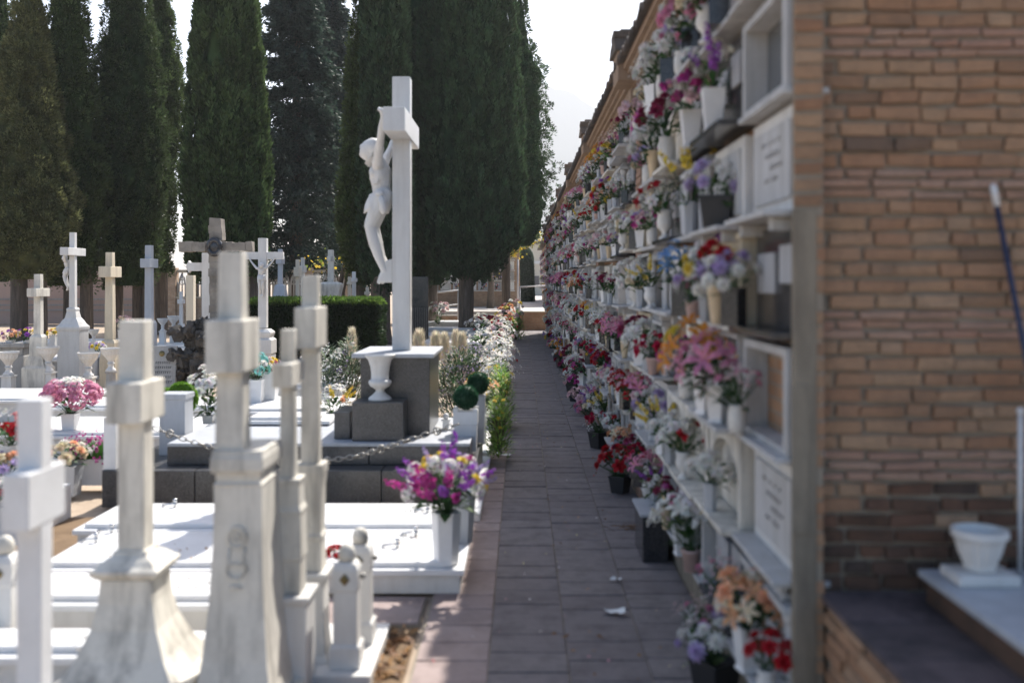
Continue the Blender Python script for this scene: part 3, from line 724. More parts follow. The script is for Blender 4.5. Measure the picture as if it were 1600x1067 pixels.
# pots standing on the ground along the wall foot
FG = 'flower pots standing on the ground along the wall foot'
for (y, si, vk, s, vs, col) in ((5.3, 9, 'black square pot', 1.15, 1.1, 0), (5.75, 20, 'square white vase', .9, 1.0, 0), (10.4, 1, 'black square pot', 1.7, 1.0, 0), (13.2, 2, 'black square pot', 1.5, 1.2, 0),
        (15.2, 18, 'pale pink pot', 1.5, 1.2, 0), (16.6, 13, 'pale pink pot', 1.6, 1.3, 0), (18.4, 8, 'black square pot', 1.5, 1.5, 0), (19.8, 4, 'black square pot', 1.5, 1.3, 0), (22.3, 14, 'pale pink pot', 1.6, 1.3, 0), (25.5, 19, 'black square pot', 1.5, 1.4, 0),
        (27.6, 7, 'black square pot', 1.5, 1.4, 0), (30.2, 0, 'pale pink pot', 1.6, 1.3, 0), (33, 15, 'black square pot', 1.6, 1.4, 0), (36.5, 9, 'pale pink pot', 1.6, 1.3, 0)):
    n_ = sum(1 for q in (5.3, 5.75, 10.4, 13.2, 15.2, 16.6, 18.4, 19.8, 22.3, 25.5, 27.6, 30.2, 33, 36.5) if q <= y)
    o_ = ['first', 'second', 'third', 'fourth', 'fifth', 'sixth', 'seventh', 'eighth', 'ninth', 'tenth', 'eleventh', 'twelfth', 'thirteenth', 'last'][n_-1]
    flower_vase((XW-.16, y, 0.0), si, vk, f'{SP[si][0]} in {vk} on ground at wall foot, {o_} along', FG, s, y, parts=(y < 14), vs=vs, fscale=1.0)
t = thing('stone_block', 'black granite block standing at the foot of the niche wall', 'stone block', (XW-.15, 8.1, 0))
boxo('block', t, 'granite_b', -.09, .11, -.30, .25, 0, .36, .006); boxo('top_slab', t, 'greymarble', -.11, .12, -.32, .27, .361, .385, .003)

# ------------------------------------------------------------ terrace, bowl and pole at the right
ter = struct(thing('terrace', 'raised terrace', 'terrace')); 
for k_ in ('label', 'category'): del ter[k_]
boxo('fill', ter, 'mortar', 1.345, 4.5, -3, 4.438, -.05, .80, 0)
b = MB(); z = 0.0
i = 0
sb = [MB() for _ in range(4)]
smesh = []
for v in range(4):
    q = MB(); q.box(0, .05, 0, .21+.03*v, 0, .05, jit=.007); smesh.append((q.mesh('brick', 'brick', bevel=.005), .21+.03*v))
while z < .79:
    y = 4.42-(0 if i % 2 else .1)
    while y > 1.4:
        me, L = R.choice(smesh); y -= L+.012
        link('brick', me, ter, (1.328+R.uniform(-.012, .006), y, z), (R.uniform(-.02, .02), 0, 0))
    z += .064; i += 1
tms = []
for v in range(3):
    q = MB(); q.box(0, .395, 0, .395, 0, .03, jit=.002); tms.append(q.mesh('terrace_slab', 'terrace_tile', bevel=.004))
for i in range(4):
    for j in range(6): link('terrace_slab', R.choice(tms), ter, (1.315+.4*i, 4.02-.4*j, .80+R.uniform(-.002, .002)))
zT = .832; yb = 4.0
t = thing('marble_step', 'white marble grave slab on a brick base at the far right of the terrace', 'grave slab', (0, 0, 0))
b = MB(); b.prism([(0, 0)]*0 or [(PX(1487, yb), zT), (4.2, zT), (4.2, zT+.10), (PX(1487, yb), zT+.10)], 3.0, 4.25)
build(b, 'base', 'brick_low', t, bevel=.004)
b = MB(); x0 = PX(1480, yb); b.add([(x0, 4.3, zT+.101), (4.2, 4.3, zT+.101), (4.2, 2.9, zT+.101), (x0+.0, 2.9, zT+.101), (x0, 4.3, zT+.13), (4.2, 4.3, zT+.13), (4.2, 2.9, zT+.13), (x0, 2.9, zT+.13)],
    [(0, 1, 2, 3), (4, 5, 6, 7), (0, 1, 5, 4), (1, 2, 6, 5), (2, 3, 7, 6), (3, 0, 4, 7)]); build(b, 'slab', 'greymarble', t, bevel=.006)
bx = PX(1531, 4.12)
t = thing('fluted_bowl', 'white fluted stone bowl on a square plinth, on the marble slab at right', 'bowl', (bx, 4.12, zT+.131))
boxo('plinth', t, 'white', -.125, .125, -.1, .1, 0, .045, .01)
b = MB(); b.lathe([(.045, .046), (.06, .05), (.064, .07, .08), (.085, .12, .09), (.098, .17, .07), (.104, .185), (.114, .19), (.112, .215), (.098, .216), (.088, .18), (.05, .1)], 32); build(b, 'bowl', 'white', t, smooth=False)
t = thing('leaning_pole', 'dark blue broom pole with pale grip leaning on the brick end wall', 'pole', (0, 0, 0))
p0 = Vector((PX(1552, 4.38), 4.385, PZ(287, 4.38))); p1 = Vector((PX(1650, 4.0), 4.0, PZ(760, 4.0)))
p1 = Vector((PX(1660, 3.9), 3.9, zT+.131)) if False else p0+(Vector((PX(1600, 4.3), 4.3, PZ(560, 4.3)))-p0)*2.33
p1.z = zT+.14
b = MB(); b.tube([p0+(p1-p0)*.055, p1], .012, 10); build(b, 'shaft', 'plastic_navy', t, smooth=True)
b = MB(); b.tube([p0, p0+(p1-p0)*.008, p0+(p1-p0)*.06], [.008, .0155, .0155], 10); build(b, 'grip', 'plastic_white', t, smooth=True)
b = MB(); b.box(p1.x-.12, p1.x+.12, p1.y-.03, p1.y+.03, zT+.131, zT+.17); build(b, 'brush_head', 'plastic_navy', t, bevel=.01)
t = thing('white_post', 'thin white post with rounded tip at the right edge, behind the bowl', 'post', (PX(1598, 4.2), 4.22, zT+.131))
b = MB(); b.tube([(0, 0, 0), (0, 0, .68)], .010, 10); build(b, 'stem', 'plastic_white', t, smooth=True)
b = MB(); b.ball((0, 0, .69), .016); build(b, 'tip', 'plastic_white', t, smooth=True)

# ------------------------------------------------------------ graves and crosses, near left
def grave(label, x0, x1, y0, y1, z0, z1, body='white', top='clean', handles=(), group='flat marble graves', lip=.03, inset=True):
    cx, cy = (x0+x1)/2, (y0+y1)/2
    t = thing('grave', label, 'grave', (cx, cy, z0), 0, group)
    X0, X1, Y0_, Y1 = x0-cx, x1-cx, y0-cy, y1-cy; h = z1-z0
    boxo('kerb', t, body, X0+lip, X1-lip, Y0_+lip, Y1-lip, 0, h-.066, .006)
    boxo('cap_slab', t, top, X0, X1, Y0_, Y1, h-.065, h-.025, .006)
    if inset: boxo('lid', t, top, X0+.07, X1-.14, Y0_+.07, Y1-.07, h-.0245, h+.012, .006)
    if y0 < 9:
        b = MB(); g_ = random.Random(int(y0*100)); xx = X1-.5
        [b.box(X1-.62+.05*i_, X1-.62+.05*i_+g_.uniform(.012, .034), Y1-.22-.09*l_, Y1-.19-.09*l_, h+.0125, h+.0145) for l_ in range(3) for i_ in range(9) if g_.random() > .18]
        build(b, 'lettering', 'engraving', t, kind='stuff')
    for hx, hy in handles:
        b = MB(); b.tube([(hx-cx-.06, hy-cy, h+.03), (hx-cx+.05, hy-cy, h+.045)], .009, 6); b.tube([(hx-cx+.05, hy-cy, h+.01), (hx-cx+.05, hy-cy, h+.06)], .014, 8); b.ball((hx-cx+.05, hy-cy, h+.07), .02, 8, 6)
        b.tube([(hx-cx-.06, hy-cy, h+.01), (hx-cx-.06, hy-cy, h+.035)], .01, 6)
        build(b, 'handle', 'chrome', t, smooth=True, kind=None)
    return t
grave('low white marble grave beside the path, purple bouquet on its right corner', -3.45, -.405, 7.0, 8.02, 0, .2, handles=((PX(612, 7.5), 7.45), (PX(640, 7.8), 7.8), (PX(140, 7.6), 7.6), (PX(165, 7.9), 7.9)))
grave('second low white marble grave, directly in front of the dark granite platform', -3.65, -.45, 8.08, 8.98, 0, .21, handles=((PX(660, 8.6), 8.55), (PX(255, 8.6), 8.75)))
grave('white marble grave box behind the flared stone cross pedestal at lower left', -4.4, -1.45, 5.75, 6.35, 0, .36, body='white')
grave('nearest white marble grave box at the lower left corner', -4.4, -1.72, 5.1, 5.5, 0, .30)
boxo('soil_bed', None, 'dirtsoil', -6.5, -3.7, 7.0, 9.4, -.1, -.02, 0); struct(bpy.data.objects['soil_bed'])

def cross(label, x, y, z0, ped, shaft, arm, top, mats=('white', 'white'), depth=1.0, group='stone crosses on pedestals', cap=None, rz=0, extra=None):
    """ped: list of (profile, name); shaft: (half width bottom, half width top, z bottom); arm: (half width, half length, z0, z1); arms run along local y"""
    t = thing('stone_cross', label, 'cross', (x, y, z0), rz, group)
    for pr, nm, mt in ped:
        b = MB(); b.sq([(h, z-z0) for h, z in pr], asp=depth); build(b, nm, mt, t, bevel=.006 if len(pr) < 5 else 0.004)
    hb, ht, zb = shaft
    b = MB(); b.sq([(hb, zb-z0), (ht, top-z0)]); build(b, 'shaft', mats[0], t, bevel=.006)
    aw, al, a0, a1 = arm
    b = MB(); b.box(-aw, aw, -al, al, a0-z0, a1-z0); build(b, 'crossarm', mats[1], t, bevel=.008)
    return t
# clean white cross cut by the left frame edge
y = 4.22; x = PX(54, y)
cross('smooth bright white cross, nearest and leftmost, cut by the left edge', x, y, 0,
      [([(.16, 0), (.16, .35), (.12, .36), (.12, .42)], 'pedestal', 'clean')], (.052, .052, .42), (.055, .165, PZ(832, 4.05), PZ(742, 4.05)), PZ(622, y), ('clean', 'clean'))
# cross on flared pedestal
y = 5.1; x = PX(212, y)
Z = lambda p: PZ(p, y)
cross('stained stone cross on a wide flared pedestal, second from the left', x, y, 0,
      [([(.40, 0), (.40, Z(1065))], 'base', 'aged'), ([(.30, Z(1064)), (.34, Z(1055)), (.34, Z(1047)), (.29, Z(1040)), (.22, Z(1008)), (.165, Z(968)), (.138, Z(930)), (.130, Z(895))], 'flared_pedestal', 'aged'),
       ([(.135, Z(894)), (.15, Z(891)), (.168, Z(885)), (.172, Z(879)), (.15, Z(875)), (.142, Z(873)), (.118, Z(866)), (.088, Z(860)), (.082, Z(854))], 'capital', 'aged')],
      (.068, .064, Z(857)), (.088, .17, PZ(662, 4.95), PZ(598, 4.95)), Z(500), ('aged', 'aged'))
# cross with carved tapered pedestal
y = 5.0; x = PX(364, y); Z = lambda p: PZ(p, y)
t = cross('tall yellowish cross on a tapering carved pedestal with a round emblem', x, y, 0,
      [([(.30, 0), (.30, .10)], 'base', 'aged')], (.072, .056, Z(712)), (.092, .16, PZ(583, 4.85), PZ(500, 4.85)), Z(394), ('aged', 'aged'))
t['label'] = 'tall yellowish cross on a tapering carved pedestal with a round emblem'
b = MB(); b.sq([(.20, .101), (.19, .14), (.16, .34), (.135, .62), (.122, .90), (.118, Z(790)), (.118, Z(755)), (.122, Z(752)), (.110, Z(748)), (.112, Z(735))], .045, .10, 0, 1.5); build(b, 'tapered_pedestal', 'aged', t)
b = MB(); b.sq([(.125, Z(734)), (.13, Z(728)), (.13, Z(712)), (.125, Z(706)), (.123, Z(699))], .045, .10, 0, 1.55); build(b, 'ledge', 'aged', t, bevel=.004)
b = MB(); zc = Z(832); yf = -.088
b.tube([(.045+.045*math.cos(a), yf, zc+.05*math.sin(a)) for a in np.linspace(0, 2*math.pi, 17)[:-1]], .007, 5, closed=True)
b.tube([(.045+.018*math.cos(a), yf, zc+.02*math.sin(a)) for a in np.linspace(0, 2*math.pi, 9)[:-1]], .005, 5, closed=True)
b.tube([(.01, yf-.003, zc-.05), (.0, yf-.008, zc-.12), (-.005, yf-.014, zc-.17), (.025, yf-.018, zc-.2), (.065, yf-.018, zc-.2), (.095, yf-.014, zc-.16), (.075, yf-.006, zc-.10), (.085, yf-.003, zc-.05)], .006, 5)
b.tube([(0, yf-.010, zc-.13), (.085, yf-.010, zc-.13)], .005, 5); b.tube([(.015, yf-.024, zc-.24), (.075, yf-.024, zc-.24)], .006, 5)
build(b, 'carved_emblem', 'aged', t, smooth=True)
# slim cross pair
y = 5.4; x = PX(451, y); Z = lambda p: PZ(p, y)
cross('slim grey cross, shorter of the two slim ones beside the posts', x, y, 0,
      [([(.12, 0), (.12, Z(935)), (.125, Z(934)), (.135, Z(928)), (.135, Z(922))], 'base', 'white'), ([(.078, Z(921)), (.078, Z(870)), (.085, Z(868)), (.08, Z(800)), (.085, Z(795)), (.072, Z(785)), (.07, Z(755)), (.075, Z(750)), (.075, Z(744))], 'pedestal', 'aged')],
      (.042, .036, Z(745)), (.052, .16, PZ(606, 5.25), PZ(568, 5.25)), Z(514), ('aged', 'aged'))
y = 5.75; x = PX(486, y); Z = lambda p: PZ(p, y)
cross('slim grey cross, taller and farther of the two slim ones beside the posts', x, y, 0,
      [([(.13, 0), (.13, .05), (.10, .08), (.09, .2), (.085, Z(905)), (.1, Z(900)), (.11, Z(893)), (.11, Z(888))], 'base', 'white'), ([(.075, Z(887)), (.07, Z(840)), (.078, Z(838)), (.078, Z(832)), (.068, Z(828)), (.072, Z(760)), (.08, Z(740)), (.083, Z(735)), (.083, Z(722))], 'pedestal', 'aged')],
      (.052, .045, Z(723)), (.06, .17, PZ(545, 5.6), PZ(480, 5.6)), Z(430), ('aged', 'aged'))
boxo('marble_kerb', None, 'white', -1.72, -.83, 5.45, 6.3, -.05, .045, .008); tag(bpy.data.objects['marble_kerb'], 'low white marble kerb slab carrying the two round topped posts', 'kerb')
def bollard(label, px, y, top):
    x = PX(px, y); z0 = .046; hgt = top-z0
    t = thing('grave_post', label, 'post', (x, y, z0), 0, 'round topped white posts')
    b = MB(); b.sq([(.085, 0), (.085, .17*hgt), (.072, .19*hgt), (.068, .2*hgt), (.066, .62*hgt), (.072, .64*hgt), (.072, .80*hgt), (.060, .84*hgt), (.045, .86*hgt)]); build(b, 'post', 'white', t, bevel=.004)
    b = MB(); b.lathe([(.034, .861*hgt), (.046, .87*hgt), (.05, .91*hgt), (.045, .95*hgt), (.03, .985*hgt), (.005, hgt)], 16); build(b, 'round_cap', 'aged', t, smooth=True)
    b = MB(); zc = .73*hgt; b.add([(0, -.079, zc-.035), (.03, -.079, zc), (0, -.079, zc+.035), (-.03, -.079, zc), (0, -.092, zc)], [(0, 1, 4), (1, 2, 4), (2, 3, 4), (3, 0, 4)]); build(b, 'diamond_boss', 'gold', t)
    b = MB(); b.ball((.088, 0, zc), .018, 8, 6); build(b, 'chain_ring', 'steel', t, smooth=True)
bollard('white post with round top and brass diamond, nearer of the pair by the path', 542, 5.62, PZ(848, 5.62))
bollard('white post with round top, farther of the pair by the path', 563, 6.0, PZ(823, 6.0))
bollard('round topped white post behind the bright cross at the left edge', 8, 5.6, PZ(835, 5.6))
# bouquet with purple spikes in a tall hexagonal vase on the grave corner
def hero(name, label, x, y, z, shapes, rad, ht, seed, vase, nl=40, group=None, parts=True, lean=(0, 0), spread=1.0, low=.45, shuf=True):
    t = thing(name, label, 'flower vase', (x, y, z), 0, group)
    h = 0
    if vase:
        b, mt, h, sm = vase; build(b, 'vase', mt, t, smooth=sm, bevel=0 if sm else .004)
    sp = (label, 'dome' if low < .5 else 'spray', rad, ht, shapes, nl); pl = placements(sp, seed, shuf)
    link('foliage', foliage_mb(sp, seed, pl).mesh('foliage', 'petal', colors=True, fix=False), t, (0, 0, h-.02), kind='stuff')
    E = Euler((lean[0], lean[1], 0)).to_matrix().to_4x4(); jb = MB(); rr_ = random.Random(seed)
    for i, (sh, c, p, q, r) in enumerate(pl):
        mt = Matrix.Translation((0, 0, h-.02)) @ E @ Matrix.Translation(p) @ q.to_matrix().to_4x4()
        if parts:
            o = link('blossom', blossom_mesh(sh, c, i % 3), t); o.location = mt.to_translation(); o.rotation_euler = mt.to_euler(); o.scale = (r,)*3
        else: blossom(jb, sh, COLR[c], mt, r, rr_)
    if not parts: build(jb, 'blossoms', 'petal', t, colors=True, fix=False, kind='stuff')
    return t
vz = PZ(885, 7.15)
b = MB(); b.sq([(.088, 0), (.108, .36), (.108, .375), (.088, .375), (.07, .3)], n=6)
hero('flower_vase', 'purple, magenta and white bouquet in tall white hexagonal vase on grave corner', PX(697, 7.15), 7.15, .178,
     [('spike', 'magenta', .085, 6), ('spike', 'purple', .075, 9), ('hydrangea', 'white', .072, 11), ('spike', 'lilac', .06, 5), ('rose', 'yellow', .05, 8), ('mum', 'lilac', .05, 5), ('carnation', 'magenta', .05, 4)], .27, .42, 5, (b, 'clean', .375, False), 60)
b = MB(); b.sq([(.07, 0), (.10, .38), (.10, .395), (.08, .395), (.07, .3)], n=6)
t = thing('empty_vase', 'tall grey hexagonal vase just behind the purple bouquet', 'vase', (PX(724, 7.75), 7.75, .176)); build(b, 'vase', 'greymarble', t, bevel=.003)
t = hero('flower_bunch', 'small bunch of red flowers lying on the near white grave', PX(512, 7.25), 7.25, .2, [('carnation', 'red', .05, 7)], .10, .08, 8, None, 14); t['category'] = 'flowers'

tag(leaf_litter('fallen_leaves', 70, -3.2, -.6, 7.1, 7.9, .214, DRY, .014, random.Random(4)), 'few dry leaves and crumbs lying on the near white grave lids', 'leaves')
# ------------------------------------------------------------ granite platform with the big crucifix
t = thing('granite_platform', 'stepped dark granite tomb platform under the big crucifix', 'tomb', (0, 0, 0))
x0, x1 = PX(160, 9.75), -.46
for i, (a, c_) in enumerate(zip(np.linspace(x0, x1, 5)[:-1], np.linspace(x0, x1, 5)[1:])):
    boxo('granite_block', t, 'granite', a+.004, c_-.004, 9.72, 11.9, 0, .36, .008)
x0, x1 = PX(262, 10.05), -.52
for i, (a, c_) in enumerate(zip(np.linspace(x0, x1, 4)[:-1], np.linspace(x0, x1, 4)[1:])):
    boxo('granite_block', t, 'granite', a+.004, c_-.004, 10.02, 11.85, .361, .545, .008)
boxo('top_slab', t, 'greymarble', x0+.01, x1, 10.0, 11.9, .546, .58, .006)
t = thing('cross_plinth', 'tall dark granite plinth with pale capping slab that carries the big crucifix', 'plinth', (0, 0, .58))
zt = PZ(552, 10.5)
boxo('block', t, 'granite', -1.70, -.97, 10.5, 11.65, .001, zt-.58-.0425, .008); boxo('cap', t, 'greymarble', -1.785, -.92, 10.44, 11.70, zt-.58-.042, zt-.58, .008)
boxo('granite_block', None, 'granite', PX(552, 10.2), PX(632, 10.2), 10.12, 10.46, .581, PZ(627, 10.15), .012); tag(bpy.data.objects['granite_block.009'] if 'granite_block.009' in bpy.data.objects else COL.objects[-1], 'polished dark granite block under the goblet shaped urn', 'block')
boxo('granite_block', None, 'granite', PX(526, 10.4), PX(551, 10.4), 10.25, 10.8, .581, PZ(640, 10.4), .01); tag(COL.objects[-1], 'smaller dark granite block left of the urn block', 'block')
ux = PX(594, 10.3); uz = PZ(627, 10.15)+.001
t = thing('goblet_urn', 'pale goblet shaped stone urn on the granite block before the crucifix', 'urn', (ux, 10.29, uz))
S = 1556/10.29
pr = [(.120, 0), (.122, .01), (.115, .025), (.07, .06), (.045, .085), (.045, .105), (.06, .115), (.10, .14), (.118, .17), (.118, .19), (.105, .2), (.092, .205), (.09, .26), (.098, .33), (.12, .40), (.155, .44), (.158, .455), (.13, .455), (.09, .40), (.07, .3)]
b = MB(); b.lathe([(r*1.0, z*1.03) for r, z in pr], 28); build(b, 'urn', 'white', t, smooth=True)
# big cross
yc = 11.05; xc = PX(626.5, 10.95); ctop = PZ(122, yc)
t = thing('great_crucifix', 'tallest white marble cross, standing on the dark granite plinth', 'cross', (xc, yc, zt))
b = MB(); b.box(-.098, .098, -.098, .098, .001, ctop-zt); build(b, 'shaft', 'white', t, bevel=.012)
za0, za1 = PZ(206, 10.4), PZ(168, 10.4)
b = MB(); b.box(-.115, .115, -.72, .72, za0-zt, za1-zt); build(b, 'crossarm', 'white', t, bevel=.012)
b = MB(); b.prism([(-.098, 0.0), (-.098, .26), (-.17, .24), (-.24, .02), (-.20, 0)], -.085, .085); o = build(b, 'foot_block', 'white', t, bevel=.01); o.location.z = PZ(441, yc)-zt

def christ_mesh(detail=.0105):
    """carved figure, 1 unit tall scale in metres; local origin at the soles, facing -y, arms along x"""
    b = MB()
    def cap(pts, rads): b.tube(pts, rads, 12); [b.ball(p, r*.98, 10, 6) for p, r in ((pts[0], rads[0]), (pts[-1], rads[-1]))]
    for s in (-1, 1):
        k = 0 if s < 0 else .03
        cap([(s*.055, -.06-k, .10), (s*.065, -.15, .25), (s*.07, -.195, .40), (s*.075, -.235-k*.5, .60)], [.042, .056, .072, .066])      # shin
        cap([(s*.075, -.235-k*.5, .60), (s*.09, -.19, .74), (s*.085, -.135, .90)], [.07, .09, .105])                         # thigh
        cap([(s*.05, -.05-k, .10), (s*.035, -.10-k, .02), (s*.03, -.125-k, -.03)], [.044, .036, .026])                         # foot
        cap([(s*.20, -.145, 1.285), (s*.33, -.115, 1.42), (s*.43, -.08, 1.53)], [.058, .052, .042])                            # upper arm
        cap([(s*.43, -.08, 1.53), (s*.52, -.055, 1.65), (s*.575, -.035, 1.735)], [.044, .038, .026])                              # forearm
        cap([(s*.575, -.035, 1.735), (s*.593, -.04, 1.78), (s*.60, -.05, 1.81)], [.024, .030, .022])                         # palm
        for f in range(4): cap([(s*(.58+.014*f), -.05, 1.81-.006*f), (s*(.578+.016*f), -.078, 1.84-.01*f), (s*(.572+.014*f), -.09, 1.82-.01*f)], [.0095, .009, .007])
        cap([(s*.568, -.045, 1.765), (s*.55, -.07, 1.785), (s*.55, -.085, 1.80)], [.010, .009, .008])
        cap([(s*.085, -.16, 1.27), (s*.19, -.15, 1.30)], [.07, .062])                                                          # shoulder
        b.ball((s*.06, -.215, 1.19), (.075, .045, .06), 12, 8)                                                                 # chest
    for s in (-1, 1):
        for q_ in range(4): zz_ = 1.08+.035*q_; cap([(s*.02, -.238, zz_+.02), (s*.09, -.215, zz_-.005), (s*.145, -.15, zz_-.01)], [.009, .012, .008])
        cap([(s*.02, -.215, 1.325), (s*.12, -.20, 1.335), (s*.2, -.16, 1.325)], [.012, .014, .012])
    cap([(0, -.22, .97), (0, -.225, 1.03)], [.012, .016])
    b.ball((0, -.12, .93), (.145, .105, .12), 16, 10)
    cap([(0, -.12, .90), (0, -.13, 1.02), (0, -.145, 1.14), (0, -.15, 1.24), (0, -.155, 1.30)], [.115, .10, .122, .125, .085])
    b.ball((0, -.145, 1.17), (.155, .10, .13), 16, 10)
    cap([(0, -.16, 1.30), (.01, -.20, 1.37)], [.055, .05])
    hc = Vector((.02, -.255, 1.45)); rot = Euler((-.55, .12, 0)).to_matrix()
    def hp(x, y, z): return hc+rot @ Vector((x, y, z))
    q = Euler((-.55, .12, 0)).to_quaternion()
    b.ball(hc, (.096, .118, .13), 16, 12, rot=q)
    b.ball(hp(0, -.045, -.07), (.055, .05, .055), 12, 8, rot=q)                  # jaw and beard
    cap([hp(0, -.095, .02), hp(0, -.118, -.015)], [.010, .016])                  # nose
    b.ball(hp(0, -.086, .035), (.06, .016, .014), 10, 6, rot=q)                  # brow
    b.ball(hp(0, -.094, -.055), (.028, .012, .010), 8, 5, rot=q)                 # lips
    for s in (-1, 1): b.ball(hp(s*.082, .0, -.01), (.012, .02, .03), 8, 5, rot=q); b.ball(hp(s*.045, -.08, -.02), (.022, .016, .016), 8, 5, rot=q)
    me = b.mesh('figure_body', 'white', fix=False); o = bpy.data.objects.new('temp', me); COL.objects.link(o)
    m = o.modifiers.new('r', 'REMESH'); m.mode = 'VOXEL'; m.voxel_size = detail
    m2 = o.modifiers.new('s', 'SMOOTH'); m2.factor = .5; m2.iterations = 3
    dg = bpy.context.evaluated_depsgraph_get(); out = bpy.data.meshes.new_from_object(o.evaluated_get(dg)); bpy.data.objects.remove(o)
    out.polygons.foreach_set('use_smooth', [True]*len(out.polygons)); out.name = 'figure'
    hb = MB(); rr_ = random.Random(3)
    for k in range(34):
        a = math.pi*(.12+.76*k/33)*1.0; cs, sn = math.cos(a), math.sin(a)
        p0 = hp(.02*cs, .0, .135); p1 = hp(.092*cs, .10*sn+.01, .06); p2 = hp(.098*cs, .10*sn+.01, -.05); p3 = hp(.085*cs, .085*sn, -.14-.03*rr_.random())
        hb.tube([p0, p1, p2, p3], [.016, .017, .015, .006], 5)
    hb.ball(hp(0, .02, .035), (.107, .12, .118), 16, 10, rot=q)
    hair = hb.mesh('hair', 'white', smooth=True)
    cb = MB(); n = 24; vs = []; rings = ((.99, .13, .115), (.975, .155, .135), (.92, .165, .145), (.86, .172, .148), (.80, .170, .142), (.765, .165, .135), (.765, .14, .12))
    for j, (z, rx, ry) in enumerate(rings):
        for k in range(n):
            a = 2*math.pi*k/n; fl = 1+.06*math.sin(a*9+z*22)*min(1, j/2); yo = -.125-.07*(0.97-z)/.2
            vs.append((rx*math.cos(a)*fl, yo+ry*math.sin(a)*fl, z+.025*math.sin(a*2+1)))
    cb.add(vs, [(j*n+k, j*n+(k+1) % n, (j+1)*n+(k+1) % n, (j+1)*n+k) for j in range(len(rings)-1) for k in range(n)])
    cb.ball((.165, -.13, .95), (.045, .05, .045), 10, 8); cb.tube([(.17, -.12, .93), (.185, -.10, .85), (.18, -.09, .77), (.17, -.09, .72)], [.03, .04, .045, .02], 8)
    cb.tube([(-.16, -.16, .955), (0, -.255, .935), (.15, -.17, .95)], [.022, .026, .022], 6)
    cloth = cb.mesh('loincloth', 'white', smooth=True)
    return out, hair, cloth
FIG = christ_mesh()
def figure(label, loc, rz, scale):
    t = thing('carved_figure', label, 'statue', loc, rz, 'carved figures on crosses', scale)
    link('body', FIG[0], t); link('hair', FIG[1], t); link('loincloth', FIG[2], t); return t
figure('large pale carved figure hanging with raised arms on the left face of the tallest cross', (xc-.098, yc, PZ(436, yc)), -math.pi/2, .985)

# square white vase with trimmed green ball
def ballplant(label, px, y, pyc, r, x0, x1, ptop, pbot, mat, battlement):
    zb = PZ(pbot, y); ztp = PZ(ptop, y); hw = (x1-x0)/2/F*y
    t = thing('potted_ball', label, 'potted plant', (PX((x0+x1)/2, y), y, zb), 0, 'clipped ball plants in tall vases')
    b = MB(); hh = ztp-zb; b.sq([(hw*.86, 0), (hw*.95, hh*.62), (hw, hh*.62+.002), (hw, hh-.03), (hw*.8, hh-.03), (hw*.8, hh*.8)]); 
    if battlement:
        for sx in (-1, 1):
            for sy in (-1, 1): b.box(sx*hw-(.0 if sx < 0 else .05), sx*hw+(.05 if sx < 0 else 0), sy*hw-(0 if sy < 0 else .05), sy*hw+(.05 if sy < 0 else 0), hh-.029, hh)
    build(b, 'vase', mat, t, bevel=.003)
    zc = PZ(pyc, y)-zb; rad = r/F*y; b = MB(); rr_ = random.Random(px); b.ball((0, 0, zc), rad*.9, 16, 10, 0, (.02, .07, .035))
    for k in range(1500):
        u = rr_.uniform(-1, 1); a = rr_.uniform(0, 6.3); q = math.sqrt(1-u*u); d = Vector((q*math.cos(a), q*math.sin(a), u)); p = Vector((0, 0, zc))+d*rad*rr_.uniform(.84, .95)
        s = d.cross(Vector((rr_.random()-.5, rr_.random()-.5, rr_.random()-.5))).normalized()*rad*.05
        b.add([p-s, p+s, p+d*rad*.13+s*rr_.uniform(-2, 2)], [(0, 1, 2)], 0, jit((.02, .085, .04), .4, rr_))
    build(b, 'clipped_ball', 'petal', t, colors=True, fix=False)
ballplant('dark green clipped ball in white battlemented vase, nearer of the two', 728, 10.6, 620, 20, 709, 747, 636, 702, 'clean', True)
ballplant('dark green clipped ball in smooth grey vase, farther of the two', 743, 11.3, 598, 18, 736, 758, 612, 690, 'greymarble', False)
t = thing('marble_ledge', 'narrow white marble ledge beside the path under the ball plants', 'ledge', (0, 0, 0))
boxo('ledge', t, 'clean', -.62, -.38, 9.15, 12.2, 0, .07, .008); boxo('riser', t, 'white', -.60, -.40, 12.25, 17.5, 0, .10, .008)
t = thing('grave_lantern', 'small white grave lantern on the platform right of the plinth', 'lantern', (PX(697, 10.9), 10.9, .581))
b = MB(); b.sq([(.05, 0), (.05, .02), (.035, .025), (.035, .10), (.05, .105), (.05, .12)]); build(b, 'body', 'clean', t, bevel=.002); b = MB(); b.ball((0, 0, .15), .035, 10, 8); build(b, 'finial', 'clean', t, smooth=True)
# decorative chain in front of the platform
def chain(label, pts, nlink, size):
    t = thing('chain', label, 'chain', (0, 0, 0)); P = [Vector(p) for p in pts]
    q = MB(); q.tube([(size*.5*math.cos(a), 0, size*.26*math.sin(a)) for a in np.linspace(0, 2*math.pi, 13)[:-1]], size*.07, 5, closed=True); me = q.mesh('link', 'steel', smooth=True)
    q = MB(); q.tube([(size*.42*math.cos(a), 0, size*.42*math.sin(a)) for a in np.linspace(0, 2*math.pi, 9)[:-1]], size*.12, 5, closed=True)
    for a in (0, math.pi/2): q.tube([(-size*.5*math.cos(a), 0, -size*.5*math.sin(a)), (size*.5*math.cos(a), 0, size*.5*math.sin(a))], size*.07, 4)
    me2 = q.mesh('rosette', 'steel', smooth=True)
    for i in range(nlink):
        u = (i+.5)/nlink*(len(P)-1); k = int(u); f = u-k; p = P[k].lerp(P[k+1], f); d = (P[k+1]-P[k]).normalized()
        o = link('rosette' if i % 5 == 2 else 'link', me2 if i % 5 == 2 else me, t, p); o.rotation_euler = (1.2 if i % 2 else 0, -math.asin(d.z), math.atan2(d.y, d.x))
yq = 9.62
